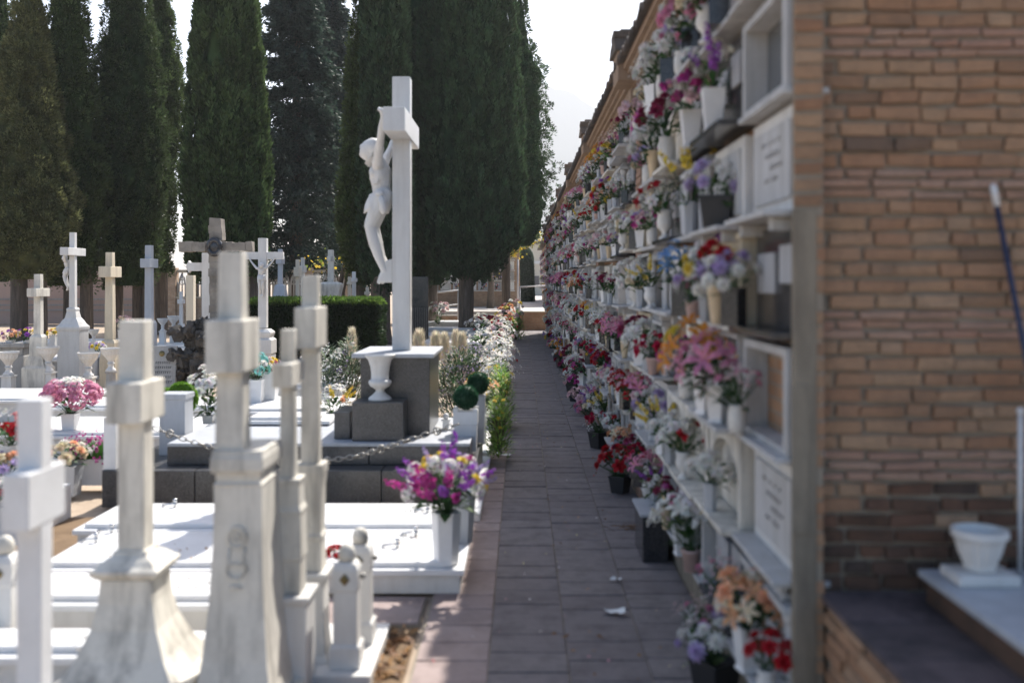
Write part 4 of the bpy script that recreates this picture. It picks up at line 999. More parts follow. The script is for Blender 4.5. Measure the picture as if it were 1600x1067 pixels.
chain('grey metal chain hanging across the front of the granite platform', [(PX(400, yq), yq, PZ(722, yq)), (PX(480, yq), yq, PZ(724, yq)), (PX(560, yq), yq, PZ(712, yq)), (PX(630, yq), yq, PZ(690, yq)), (PX(716, yq), yq, PZ(662, yq))], 36, .085)
chain('short bright chain hanging from the white planter pillar', [(PX(240, 9.6), 9.6, PZ(668, 9.6)), (PX(300, 9.6), 9.6, PZ(690, 9.6)), (PX(360, 9.6), 9.6, PZ(706, 9.6)), (PX(400, 9.6), 9.6, PZ(722, 9.6))], 18, .085)

# ------------------------------------------------------------ middle left: graves, planters, bouquets
grave('grave with dark front panel and white lid left of the granite blocks', PX(385, 11.4), PX(520, 11.4), 11.2, 11.8, .581, PZ(652, 11.3), 'granite_b', 'clean')
grave('wide white marble grave under the pink and white bouquet', -6.6, -3.5, 12.3, 13.9, 0, .32)
grave('white marble grave behind the grave of the pink bouquet', -7.2, -3.4, 14.2, 15.4, 0, .42)
grave('white marble grave below the teal flowers', PX(360, 14.2), PX(545, 14.2), 13.2, 14.8, 0, .50)
grave('stepped white marble grave left of the yellow flowers', PX(400, 15.6), PX(545, 15.6), 15.2, 16.3, 0, .62)
grave('white grave slab in front of the column urns at left', -10.2, -7.0, 15.6, 17.2, 0, .36)
grave('pale marble grave between the hedge and the yellow flowers', PX(430, 19), PX(560, 19), 18.2, 19.8, 0, .34)
# stone planter pillar with wreaths
y = 10.7; xa, xb = PX(242, y), PX(292, y)
t = thing('planter_pillar', 'square grey marble pillar with brass corners, green wreath behind', 'pillar', ((xa+xb)/2+.06, y, .36))
b = MB(); hw = .14; b.sq([(hw, 0), (hw*.95, PZ(622, y)-.36), (hw*1.05, PZ(621, y)-.36), (hw*1.05, PZ(613, y)-.36)]); build(b, 'pillar', 'greymarble', t, bevel=.006)
def wreath(label, px, py, y, r, tr, seed):
    t = thing('green_wreath', label, 'wreath', (PX(px, y), y, PZ(py, y)), 0, 'bright green wreaths'); b = MB(); rr_ = random.Random(seed)
    b.tube([(r*math.cos(a), 0, r*math.sin(a)) for a in np.linspace(0, 2*math.pi, 25)[:-1]], tr*.85, 8, 0, (.10, .20, .02), closed=True)
    for k in range(2600):
        a = rr_.uniform(0, 6.3); c = rr_.uniform(0, 6.3); d = Vector((math.cos(a)*math.cos(c), math.sin(c), math.sin(a)*math.cos(c))); p = Vector((r*math.cos(a), 0, r*math.sin(a)))+d*tr*.8
        s = d.cross(Vector((rr_.random()-.5, rr_.random()-.5, rr_.random()-.5))).normalized()*.008; b.add([p-s, p+s, p+d*tr*.35], [(0, 1, 2)], 0, jit((.16, .32, .03), .35, rr_))
    build(b, 'leaf_ring', 'petal', t, colors=True, fix=False)
wreath('bright green wreath ring right behind the marble pillar', 284, 622, 11.0, .135, .05, 4)
wreath('second bright green wreath, left of the marble pillar', 262, 630, 11.15, .13, .05, 9)
def whitevase(w_, h_): b = MB(); b.sq([(w_*.85, 0), (w_*.9, .02), (w_, h_-.02), (w_*1.06, h_), (w_*.85, h_), (w_*.8, h_*.8)]); return (b, 'clean', h_, False)
def planter(w_, d_, h_): b = MB(); b.box(-w_, w_, -d_, d_, .03, h_-.02); b.box(-w_*1.04, w_*1.04, -d_*1.05, d_*1.05, h_-.019, h_); [b.box(sx*w_*.7-.03, sx*w_*.7+.03, -d_*.6, d_*.6, 0, .029) for sx in (-1, 1)]; return (b, 'clean', h_, False)
y = 12.6
hero('flower_vase', 'large round bouquet of pink flowers edged with white, in white vase', PX(110, y), y, .32, [('rose', 'white', .10, 6), ('hydrangea', 'pink', .105, 26), ('hydrangea', 'magenta', .05, 4)], .30, .42, 21, whitevase(.085, .22), 26, shuf=False)
y = 10.6
hero('flower_planter', 'long white planter packed with small magenta flowers and grass', PX(143, y), y, 0.03, [('filler', 'magenta', .10, 14), ('carnation', 'magenta', .035, 18), ('filler', 'white', .07, 5)], .22, .2, 22, planter(.28, .13, .30), 10)
b = MB(); rr_ = random.Random(8)
for k in range(900):
    p = Vector((rr_.uniform(-.24, .24), rr_.uniform(-.11, .11), 0)); d = Vector((rr_.uniform(-.3, .3), rr_.uniform(-.3, .3), 1))*rr_.uniform(.1, .2); b.add([p-Vector((.006, 0, 0)), p+Vector((.006, 0, 0)), p+d], [(0, 1, 2)], 0, jit((.06, .17, .03), .4, rr_))
o = build(b, 'grass', 'petal', bpy.data.objects['flower_planter'], colors=True, fix=False, kind='stuff'); o.location = (0, 0, .3)
hero('flower_vase', 'peach and cream roses in a grey vase beside the magenta planter', PX(107, 10.2), 10.2, .02, [('rose', 'cream', .07, 6), ('rose', 'peach', .06, 3), ('rose', 'white', .06, 4)], .19, .24, 23, (lambda b: (b.sq([(.09, 0), (.11, .3), (.12, .31), (.1, .31), (.09, .25)]) or b, 'greymarble', .31, False))(MB()), 34)
boxo('square_column', None, 'clean', PX(171, 9.9), PX(190, 9.9), 9.75, 9.93, .361, PZ(655, 9.6), .008); tag(COL.objects[-1], 'short square white column on the granite platform corner', 'column')
boxo('flower_stand', None, 'clean', -5.4, -4.25, 8.4, 9.4, -.02, .30, .01); tag(COL.objects[-1], 'white marble grave block carrying red and peach bouquets at far left', 'grave')
LG = None
hero('flower_vase', 'dark red roses with baby breath, highest bouquet at the left edge', PX(18, 9.2), 9.2, .301, [('rose', 'red', .07, 7), ('filler', 'white', .10, 12)], .24, .28, 31, whitevase(.08, .40), 34)
hero('flower_vase', 'peach, cream and lilac roses below the red roses at left edge', PX(12, 8.9), 8.9, .301, [('rose', 'cream', .07, 7), ('rose', 'peach', .065, 4), ('mum', 'lilac', .05, 4)], .22, .22, 32, whitevase(.07, .16), 30)
hero('flower_vase', 'round mass of white roses with a few red ones, lowest at left edge', PX(12, 8.5), 8.5, .301, [('rose', 'white', .065, 14), ('rose', 'red', .04, 2), ('filler', 'white', .07, 4)], .24, .16, 33, whitevase(.07, .06), 34)
y = 11.6
hero('flower_vase', 'tall spray of white roses and green leaves right of the wreaths', PX(326, y), y, .55, [('rose', 'white', .075, 16), ('rose', 'blue', .04, 1)], .24, .55, 34, whitevase(.06, .10), 60, low=.6)
y = 14.0
hero('flower_vase', 'teal and white flowers in white box vase', PX(400, y), y, .50, [('hydrangea', 'teal', .08, 9), ('rose', 'white', .06, 4)], .2, .34, 35, whitevase(.10, .33), 30)
hero('flower_vase', 'pink and yellow flowers in white box right of the teal bouquet', PX(421, 14.3), 14.3, .50, [('lily', 'pale_pink', .06, 6), ('rose', 'yellow', .05, 4), ('rose', 'crimson', .035, 3)], .15, .2, 36, whitevase(.11, .42), 24)
hero('flower_vase', 'bright yellow and white sprays beside the granite blocks', PX(522, 13.2), 13.2, .3, [('spike', 'yellow', .06, 5), ('lily', 'white', .07, 8), ('rose', 'peach', .05, 2)], .24, .4, 37, whitevase(.08, .1), 40, low=.6)
def bush(label, x, y, z, rx, rz_, seed, cols, fl, nfl, name='leafy_bush', cat='bush', n=1800, ls=.09, ry=None):
    t = thing(name, label, cat, (x, y, z)); b = MB(); rr_ = random.Random(seed); ry = ry or rx
    for k in range(n):
        a = rr_.uniform(0, 6.3); u = rr_.random(); q = math.sqrt(rr_.random()); p = Vector((rx*q*math.cos(a)*(1-.35*u), ry*q*math.sin(a)*(1-.35*u), rz_*u*(1-.3*q*q)))
        leafblade(b, p, Vector((math.cos(a), math.sin(a), rr_.uniform(.2, 1.8))), ls*rr_.uniform(.7, 1.4), ls*.14, jit(rr_.choice(cols), .35, rr_), rr_)
    for k in range(9): a = k*.7; b.tube([(0, 0, 0), (rx*.5*math.cos(a), ry*.5*math.sin(a), rz_*.6)], .008, 4, 0, (.10, .08, .05))
    build(b, 'foliage', 'petal', t, colors=True, fix=False, kind='stuff')
    if fl:
        b = MB()
        for k in range(nfl):
            a = rr_.uniform(0, 6.3); q = rr_.uniform(.3, 1); p = Vector((rx*q*math.cos(a)*.9, ry*q*math.sin(a)*.9, rz_*rr_.uniform(.45, 1.08)*(1-.2*q))); blossom(b, fl[0], COLR[rr_.choice(fl[1])], Matrix.Translation(p) @ Euler((rr_.uniform(-1, 1), rr_.uniform(-1, 1), 0)).to_matrix().to_4x4(), fl[2], rr_)
        build(b, 'blossoms', 'petal', t, colors=True, fix=False, kind='stuff')
    return t
SIL = [(.14, .18, .12), (.20, .23, .17), (.09, .14, .08)]
bush('silvery leaved bush with tiny white flowers behind the yellow sprays', PX(512, 15.5), 15.5, .0, .42, 1.2, 41, SIL, ('filler', ['white'], .12), 26)
bush('pale flowering bush close to the left side of the plinth', PX(545, 15.8), 15.8, .0, .36, 1.35, 42, SIL, ('rose', ['white', 'lilac', 'white'], .055), 24)
bush('dusty mauve bush behind the plinth right of the crucifix', PX(718, 14.8), 14.8, 0, .52, 1.25, 43, [(.15, .14, .14), (.05, .09, .04), (.06, .11, .05), (.04, .08, .03)], ('filler', ['pale_pink', 'white', 'lilac'], .10), 34, n=2600)
bush('low dark green shrub between the plumes and the path flowers', PX(740, 21), 21, 0, .75, .85, 44, [(.04, .08, .03), (.06, .11, .04)], ('filler', ['white'], .08), 14, n=2200)
bush('low green shrub behind the plinth under the pampas plumes', PX(690, 20.2), 20.2, 0, .8, .75, 45, [(.04, .08, .03), (.09, .13, .05)], None, 0, n=2200)
# flowers along the left edge of the path
PG = 'bouquets along the left edge of the path'
def edge(y, px, z, shapes, rad, ht, seed, label, name='path_edge_flowers', vase=None, low=.6, nl=40):
    t = hero('flower_vase', label, PX(px, y), y, z, shapes, rad, ht, seed, vase or whitevase(.07, .16), nl, PG, parts=False, low=low); return t
edge(13.0, 752, .1, [('lily', 'yellow', .07, 6), ('lily', 'peach', .06, 6), ('rose', 'cream', .06, 3)], .22, .42, 51, 'tall yellow and peach lilies behind the clipped balls', vase=whitevase(.07, .45))
edge(12.4, 772, .10, [('lily', 'white', .045, 5), ('lily', 'yellow', .04, 3)], .16, .7, 52, 'lime green trailing foliage right of the grey vase', nl=130, vase=whitevase(.06, .05))
LIM = [(.22, .36, .07), (.30, .42, .10), (.12, .24, .05)]
bush('lime green leafy plant spilling over the white ledge beside the path', PX(780, 12.2), 12.2, .08, .16, .75, 46, LIM, ('rose', ['yellow', 'white'], .03), 8, n=700, ry=.4)
bush('bright green bushy plant with yellow tips farther along the path edge', PX(782, 15), 15, .05, .24, .95, 47, LIM, ('lily', ['yellow', 'cream'], .05), 10, n=1100, ry=.6)
bush('lime green bush beside the tall pink bouquet at the far path end', PX(806, 37.5), 37.5, 0, .4, 1.15, 48, LIM, None, 0, n=900, ls=.14)
edge(15.5, 772, .10, [('lily', 'yellow', .05, 4), ('lily', 'white', .05, 4)], .22, .6, 53, 'light green leafy spray with few yellow flowers beside the path', nl=110)
edge(17.5, 775, .10, [('lily', 'white', .10, 12), ('filler', 'white', .1, 5)], .32, .6, 54, 'large white lily spray, nearest of the white ones', nl=40)
edge(19.5, 780, .10, [('lily', 'white', .10, 13), ('carnation', 'red', .05, 3)], .36, .7, 55, 'white lily spray with small red flowers beside the path', nl=40)
edge(22.0, 780, .10, [('lily', 'white', .11, 14)], .38, .75, 56, 'white lilies leaning out over the path slabs', nl=36)
edge(24.5, 778, .10, [('lily', 'white', .11, 10), ('rose', 'burgundy', .06, 5)], .36, .7, 57, 'white and burgundy flowers halfway along the path edge', nl=50)
edge(27.5, 784, .10, [('lily', 'white', .11, 10), ('rose', 'pale_pink', .08, 8)], .40, .8, 58, 'white and pale pink flowers along the path edge', nl=40)
edge(31, 786, .15, [('rose', 'white', .09, 12), ('carnation', 'red', .07, 8), ('lily', 'cream', .1, 5)], .45, .85, 59, 'white, cream and red flowers before the brick kerb', nl=40)
edge(35, 790, .2, [('rose', 'peach', .10, 8), ('rose', 'pale_pink', .1, 9), ('carnation', 'red', .08, 5), ('lily', 'yellow', .1, 3)], .5, 1.0, 60, 'pink, peach and red flowers near the far end of the path', nl=40)
edge(38.5, 800, .2, [('mum', 'white', .12, 6), ('rose', 'yellow', .12, 4), ('rose', 'pale_pink', .11, 7)], .5, 1.15, 61, 'tall pink and white bouquet beside lime leaves at the far path end', nl=90)
edge(34, 748, .25, [('rose', 'white', .09, 12), ('lily', 'white', .1, 6)], .5, .6, 62, 'white flower cushion left of the far path flowers', nl=30)
edge(27, 752, .25, [('lily', 'white', .1, 7), ('carnation', 'red', .05, 3)], .45, .5, 63, 'low white flowers between the plumes and the path', nl=70)
edge(41, 685, .3, [('rose', 'pale_pink', .11, 10), ('rose', 'white', .1, 10)], .45, 1.0, 64, 'pale pink and white bouquet left of the cypress trunk', nl=40)
edge(21, 735, .15, [('filler', 'lilac', .12, 8), ('filler', 'white', .1, 8)], .4, .5, 65, 'lilac grey small flowers behind the mauve bush', nl=80)
for i, (px, y, s, w0) in enumerate(((550, 21, .9, 'single pale plume left of the crucifix plinth'), (655, 17.5, 1.0, 'pale pampas plume right of the cross shaft'), (681, 18, .95, 'pale pampas plume, third from the left'), (694, 18.4, .9, 'pale pampas plume, middle of the group behind the plinth'), (712, 19, .8, 'pale pampas plume beside the cypress trunk foot'), (722, 18.8, .9, 'pale pampas plume, rightmost of the group'))):
    t = thing('pampas_plume', w0, 'plume', (PX(px, y), y, 0), 0, 'pampas plumes behind the plinth'); b = MB(); rr_ = random.Random(i)
    zt_ = PZ(515+R.uniform(-2, 8), y); zb_ = PZ(560, y)
    b.tube([(0, 0, 0), (.01, 0, zb_)], .008, 5, 0, (.3, .25, .12)); 
    for k in range(1500):
        u = rr_.random(); r = .13*s*math.sin(math.pi*min(.96, u*.82+.13))**.45; a = rr_.uniform(0, 6.3); p = Vector((r*.5*math.cos(a), r*.5*math.sin(a), zb_-.12+(zt_-zb_+.05)*u)); d = Vector((math.cos(a)*r*.5, math.sin(a)*r*.5, .16))+Vector((rr_.gauss(0, .02), rr_.gauss(0, .02), 0)); q = Vector((-math.sin(a), math.cos(a), 0))*.006
        b.add([p-q, p+q, p+d], [(0, 1, 2)], 0, jit((.66, .60, .47), .25, rr_))
    build(b, 'plume', 'petal', t, colors=True, fix=False)

# ------------------------------------------------------------ middle distance: crosses, urns, grotto
def urn_col(label, px, y, pyt, bowlw, base_py=None, capital=False, x_=None):
    x = PX(px, y); zt_ = PZ(pyt, y); r = bowlw/2/F*y
    t = thing('fluted_urn', label, 'urn', (x, y, 0), 0, 'fluted stone bowls on columns'); hb = r*1.0
    zc = zt_-r*1.55
    b = MB(); b.lathe([(r*.32, zc), (r*.28, zc+r*.15), (r*.5, zc+r*.5, .05), (r*.85, zc+r*.9, .07), (r*.96, zc+r*1.25, .06), (r, zc+r*1.35), (r*1.06, zc+r*1.4), (r*1.06, zt_), (r*.9, zt_), (r*.8, zc+r)], 32); build(b, 'bowl', 'white', t)
    b = MB(); b.lathe([(r*.55, zc-r*.9), (r*.5, zc-r*.7), (r*.3, zc-r*.5), (r*.27, zc-r*.2), (r*.4, zc-.005)], 16); build(b, 'stem', 'white', t, smooth=True)
    b = MB(); b.sq([(r*.75, 0), (r*.75, .06), (r*.55, .08), (r*.5, zc-r*1.1), (r*.62, zc-r*1.05), (r*.62, zc-r*.905)], n=4 if not capital else 8); build(b, 'column', 'greystone' if capital else 'white', t)
urn_col('fluted stone bowl on column at the far left edge', 13, 19, 549, 30)
urn_col('fluted stone bowl on column left of the grey cross pedestal', 75, 19.3, 541, 32)
urn_col('fluted stone bowl on column right of the grey cross pedestal, lowest', 138, 19.6, 550, 31)
urn_col('fluted stone bowl on thick dark column left of the near stained cross', 173, 19.0, 543, 30, capital=True)
urn_col('small fluted bowl behind the grey cross pedestal', 146, 22.5, 514, 16)
urn_col('pale fluted bowl before the arched fence, leftmost of two', 254, 27, 497, 16)
urn_col('pale fluted bowl before the arched fence, rightmost of two', 271, 27.5, 493, 18)
def farcross(label, px, y, top, armt, armb, sw, aw, ped, mat='white', arml=.28, rz=0, name='stone_cross', base=0.0, slim=.9):
    x = PX(px, y); k = y/F; Z = lambda p: PZ(p, y)
    t = thing(name, label, 'cross', (x, y, base), rz, 'crosses among the distant graves')
    zb = Z(ped[-1][1]) if ped else base
    if ped:
        b = MB(); pr = [(w/2*k, Z(p)-base) for w, p in ped]; pr = [(pr[0][0], 0)]+pr if pr[0][1] > 0.01 else [(pr[0][0], 0)]+pr[1:]; b.sq(pr); build(b, 'pedestal', mat, t, bevel=.006)
    b = MB(); b.sq([(sw/2*k, zb-base), (sw/2*k*slim, Z(top)-base)]); build(b, 'shaft', mat, t, bevel=.006)
    b = MB(); b.box(-aw/2*k, aw/2*k, -arml, arml, Z(armb)-base, Z(armt)-base); build(b, 'crossarm', mat, t, bevel=.01)
    return t
farcross('grey white cross on stepped plinth between the two left bowls', 60, 19.4, 428, 450, 463, 11, 15, [(36, 614), (36, 574), (30, 570), (26, 562), (20, 555), (19, 526), (14, 522)], 'aged')
farcross('tall white cross with small carved figure, on broad veined pedestal at left', 114, 21.0, 363, 387, 399, 9, 13, [(42, 595), (42, 592), (40, 589), (34, 588), (34, 517), (37, 514), (37, 510), (30, 506), (24, 500), (18, 496), (14, 486), (15, 482), (11, 480)], 'white', arml=.42)
figure('small pale carved figure on the left side of the tall cross at left', (PX(114, 21)-.06, 21.0, PZ(452, 21)), -math.pi/2, .46)
farcross('cream cross with flat topped shaft right of the veined pedestal', 172, 20.5, 394, 416, 433, 13, 19, [(24, 600), (24, 560), (20, 545), (22, 535), (17, 530)], 'yellowed', slim=.8)
farcross('slim blue grey cross under the cypress, right of the cream one', 233, 24, 383, 404, 418, 11, 15, [(18, 560), (18, 505), (14, 500)], 'greymarble')
farcross('tiny white cross on short pedestal before the arched fence', 283, 27, 455, 467, 474, 5, 8, [(14, 560), (14, 520), (10, 515), (8, 505)], 'white', arml=.12)
farcross('slim pale cross left of the pair behind the hedge', 465, 30, 405, 417, 432, 6, 8, [(8, 480)], 'cream', arml=.2)
farcross('darker slim cross right of the pair behind the hedge', 473, 31, 402, 415, 425, 6, 8, [(8, 480)], 'aged', arml=.2)
farcross('stone cross on moulded square pedestal behind the hedge', 517, 32, 390, 400, 408, 9, 10, [(24, 500), (24, 470), (34, 447), (34, 443), (20, 440)], 'aged', arml=.15)
farcross('white cross on slanted base, top above the hedge at left', 438, 29, 389, 400, 412, 7, 9, [(24, 520), (22, 470), (14, 446), (10, 444)], 'greymarble', arml=.2)
farcross('thin white cross post behind the hedge near the pale trunk', 553, 33, 424, 434, 440, 6, 8, [(10, 480)], 'white', arml=.2)
farcross('short pale pillar cross at the right end of the hedge', 574, 33, 448, 455, 460, 5, 7, [(8, 480)], 'cream', arml=.2)
farcross('pale stele behind the hedge next to the thin white cross', 546, 32, 432, 440, 444, 5, 6, [(8, 480)], 'cream', arml=.15)
# white wall-side crucifix facing the camera
y = 23.5; k = y/F; Z = lambda p: PZ(p, y); x = PX(411, y)
t = thing('stone_cross', 'veined white crucifix facing the viewer in front of the hedge', 'cross', (x, y, 0), 0, 'crosses among the distant graves')
b = MB(); b.box(-6.5*k, 6.5*k, -.09, .09, Z(512), Z(372)); build(b, 'shaft', 'white', t, bevel=.01)
b = MB(); b.box(-32*k, 32*k, -.07, .07, Z(405), Z(393.5)); build(b, 'crossarm', 'white', t, bevel=.01)
b = MB(); b.sq([(16*k, 0), (16*k, Z(552)), (17*k, Z(551)), (17*k, Z(530)), (13*k, Z(527)), (15*k, Z(521)), (15*k, Z(518)), (10*k, Z(513.5))]); build(b, 'pedestal', 'white', t, bevel=.006)
figure('carved figure with outstretched arms facing the viewer before the hedge', (x, y-.09, Z(462)), 0, .50)
# rough rock cross with dark wreath
y = 18.3; k = y/F; Z = lambda p: PZ(p, y); x = PX(339, y)
t = thing('rock_cross', 'rough brown stone cross with long arms and dark wreath, above the grotto', 'cross', (x, y, 0))
b = MB(); rr_ = random.Random(2)
def rough(b, x0, x1, z0, z1, d, n):
    for i in range(n):
        f0, f1 = i/n, (i+1)/n
        if abs(x1-x0) > abs(z1-z0): b.box(x0+(x1-x0)*f0, x0+(x1-x0)*f1+.01, -d+rr_.uniform(-.02, .02), d+rr_.uniform(-.02, .02), z0+rr_.uniform(-.012, .012), z1+rr_.uniform(-.012, .012), jit=.012, rr=rr_)
        else: b.box(x0+rr_.uniform(-.012, .012), x1+rr_.uniform(-.012, .012), -d+rr_.uniform(-.02, .02), d+rr_.uniform(-.02, .02), z0+(z1-z0)*f0, z0+(z1-z0)*f1+.01, jit=.012, rr=rr_)
rough(b, -10*k, 10*k, Z(500), Z(342), .11, 14); build(b, 'shaft', 'mossrock', t, bevel=.01, kind='stuff')
b = MB(); rough(b, -58*k, 56*k, Z(393), Z(378), .09, 11); build(b, 'crossarm', 'mossrock', t, bevel=.01, kind='stuff')
b = MB(); b.tube([(.11*math.cos(a), -.16, Z(386)+.13*math.sin(a)) for a in np.linspace(0, 2*math.pi, 17)[:-1]], .05, 8, closed=True); b.ball((0, -.14, Z(386)), (.12, .05, .14), 12, 8); build(b, 'wreath', 'granite_b', t, smooth=True)
# plain white cross beside it
y = 19.2; k = y/F; Z = lambda p: PZ(p, y)
t = thing('stone_cross', 'plain white cross with pointed arm ends, behind the rough rock cross', 'cross', (PX(324, y), y, 0), 0, 'crosses among the distant graves')
boxo('shaft', t, 'white', -7*k, 7*k, -.08, .08, 0, Z(395), .008)
b = MB(); b.prism([(-32*k, Z(416)), (-28*k, Z(407)), (-26*k, Z(410)), (26*k, Z(410)), (28*k, Z(407)), (32*k, Z(416)), (28*k, Z(426)), (26*k, Z(423)), (-26*k, Z(423)), (-28*k, Z(426))], -.06, .06); build(b, 'crossarm', 'white', t)
t = thing('stone_column', 'cream square column left of the plain white cross', 'column', (PX(298, 20), 20, 0)); boxo('column', t, 'cream', -.075, .075, -.08, .08, 0, PZ(430, 20), .01)
t = thing('grotto_rocks', 'heap of dark porous rocks forming a grotto below the rough cross', 'rocks', (PX(300, 18), 18, 0))
me_r = []
for v in range(5):
    b = MB(); rr_ = random.Random(v+70); b.ball((0, 0, 0), 1, 10, 7); b.v = [tuple(Vector(p)*(1+rr_.uniform(-.38, .38))) for p in b.v]; me_r.append(b.mesh('rock', 'rock'))
rr_ = random.Random(6)
for k_ in range(110):
    px = rr_.uniform(276, 345); f = (px-270)/80; top = 500+20*abs(f-.45)*2 if px > 280 else 560; py = rr_.uniform(top, 600); o = link('rock', rr_.choice(me_r), t, (PX(px, 18)-PX(300, 18), rr_.uniform(-.3, .4), PZ(py, 18)), (rr_.random()*6, rr_.random()*6, rr_.random()*6), tuple(rr_.uniform(.07, .15) for _ in range(3)))
t = thing('grave_tablet', 'grey inscribed grave tablet leaning against the dark grotto rocks', 'tablet', (PX(256, 17.6), 17.6, 0)); t.rotation_euler = (-.12, 0, 0)
boxo('tablet', t, 'greystone', -.24, .20, -.04, .04, 0, PZ(540, 17.6), .02)
b = MB(); rr_ = random.Random(12)
for ln in range(5):
    xx = -.16
    while xx < .12: L = rr_.uniform(.015, .03); b.box(xx, xx+L*.3, -.046, -.0405, .75-ln*.085, .79-ln*.085); b.box(xx, xx+L, -.046, -.0405, .785-ln*.085, .79-ln*.085); xx += L+.014
build(b, 'lettering', 'plastic_black', t)
b = MB(); b.lathe([(.05, 0), (.05, .01), (.02, .02)], 12); o = build(b, 'oval_medallion', 'gold', t); o.location = (-.06, -.042, .93); o.rotation_euler = (math.pi/2, 0, 0)
t = thing('stone_basin', 'long pale stone basin with thick rim at the left edge', 'basin', (PX(20, 20.5), 20.5, 0))
b = MB(); b.box(-.42, .34, -.25, .25, .0, .70); b.box(-.46, .38, -.29, .29, .86, .95); b.box(-.40, .32, -.23, .23, .701, .859); build(b, 'basin', 'greystone', t, bevel=.02)
hero('flower_vase', 'small pink and orange mixed bouquet on the stone basin, left', PX(16, 20.4), 20.4, .95, [('rose', 'peach', .05, 6), ('rose', 'pale_pink', .05, 6), ('rose', 'purple', .04, 4)], .2, .22, 71, whitevase(.07, .06), 30, parts=False)
hero('flower_vase', 'small violet and yellow mixed bouquet on the stone basin, right', PX(43, 20.4), 20.4, .95, [('rose', 'purple', .05, 5), ('rose', 'yellow', .05, 5), ('rose', 'cream', .05, 5)], .2, .26, 72, whitevase(.07, .06), 30, parts=False)
hero('flower_vase', 'yellow and lilac flowers in the bowl beside the veined pedestal', PX(152, 19.8), 19.8, PZ(548, 19.8), [('rose', 'yellow', .045, 4), ('rose', 'white', .045, 4), ('mum', 'lilac', .05, 4)], .15, .2, 73, None, 18, parts=False)
hero('flower_vase', 'yellow flowers in a white holder left of the veined pedestal', PX(83, 21), 21, PZ(545, 21), [('rose', 'yellow', .05, 5), ('rose', 'peach', .04, 3)], .12, .14, 74, whitevase(.06, .3), 14, parts=False)
hero('flower_vase', 'faded pink bouquet between the cream cross and the near stained cross', PX(192, 21), 21, PZ(530, 21), [('rose', 'pale_pink', .06, 8), ('rose', 'cream', .05, 6), ('carnation', 'crimson', .04, 3)], .22, .3, 75, whitevase(.08, .2), 24, parts=False)
for i, (xa, xb, y0, y1, h, m_) in enumerate(((-12, -9.8, 22, 24, .5, 'greystone'), (-9.4, -7.4, 22.5, 24, .6, 'white'), (-7.2, -6.2, 21.6, 23.6, .45, 'greystone'), (-13.5, -10.8, 26, 28, .6, 'white'), (-10.4, -8.3, 26, 28, .5, 'greymarble'), (-8, -6.4, 25.5, 27.5, .7, 'white'), (-5.6, -4.6, 30, 32, .6, 'white'))):
    grave(['grey grave box behind the left bowls', 'white grave box behind the cream cross', 'grey grave box beside the grotto', 'white grave under the leftmost cypress', 'blue grey grave under the second cypress', 'white grave left of the arched fence', 'white grave behind the hedge'][i], xa, xb, y0, y1, 0, h, m_, 'white')

# ------------------------------------------------------------ foliage: hedge and trees
def foliage_mesh(name, P, D, L, W, C, mat='leaf', rng=None):
    """P base points, D directions, L lengths, W widths, C colours -> one diamond blade each"""
    n = len(P); rng = rng or np.random.default_rng(1)
    D = D/np.linalg.norm(D, axis=1, keepdims=True); rv = rng.normal(size=(n, 3)); S = np.cross(D, rv); S /= np.linalg.norm(S, axis=1, keepdims=True)+1e-9
    V = np.empty((n, 4, 3), np.float32); V[:, 0] = P; V[:, 1] = P+D*(L*.5)[:, None]+S*W[:, None]; V[:, 2] = P+D*L[:, None]; V[:, 3] = P+D*(L*.5)[:, None]-S*W[:, None]
    me = bpy.data.meshes.new(name); me.vertices.add(n*4); me.vertices.foreach_set('co', V.ravel()); me.loops.add(n*4); me.polygons.add(n)
    me.loops.foreach_set('vertex_index', np.arange(n*4, dtype=np.int32)); me.polygons.foreach_set('loop_start', np.arange(0, n*4, 4, dtype=np.int32))
    me.update(calc_edges=True); me.materials.append(M[mat])
    at = me.attributes.new('col', 'FLOAT_COLOR', 'CORNER'); c4 = np.ones((n, 4), np.float32); c4[:, :3] = C; at.data.foreach_set('color', np.repeat(c4, 4, axis=0).ravel())
    return me
def lumps(rng, n=16, kt=(3, 10), kh=(.6, 3.2)):
    return [(rng.integers(*kt), rng.uniform(*kh)*rng.choice([-1, 1]), rng.uniform(0, 6.28), rng.uniform(.4, 1)) for _ in range(n)]
def lump(l, th, h):
    s = 0
    for a, k, p, w in l: s = s+w*np.sin(a*th+k*h+p)
    return s/math.sqrt(len(l))
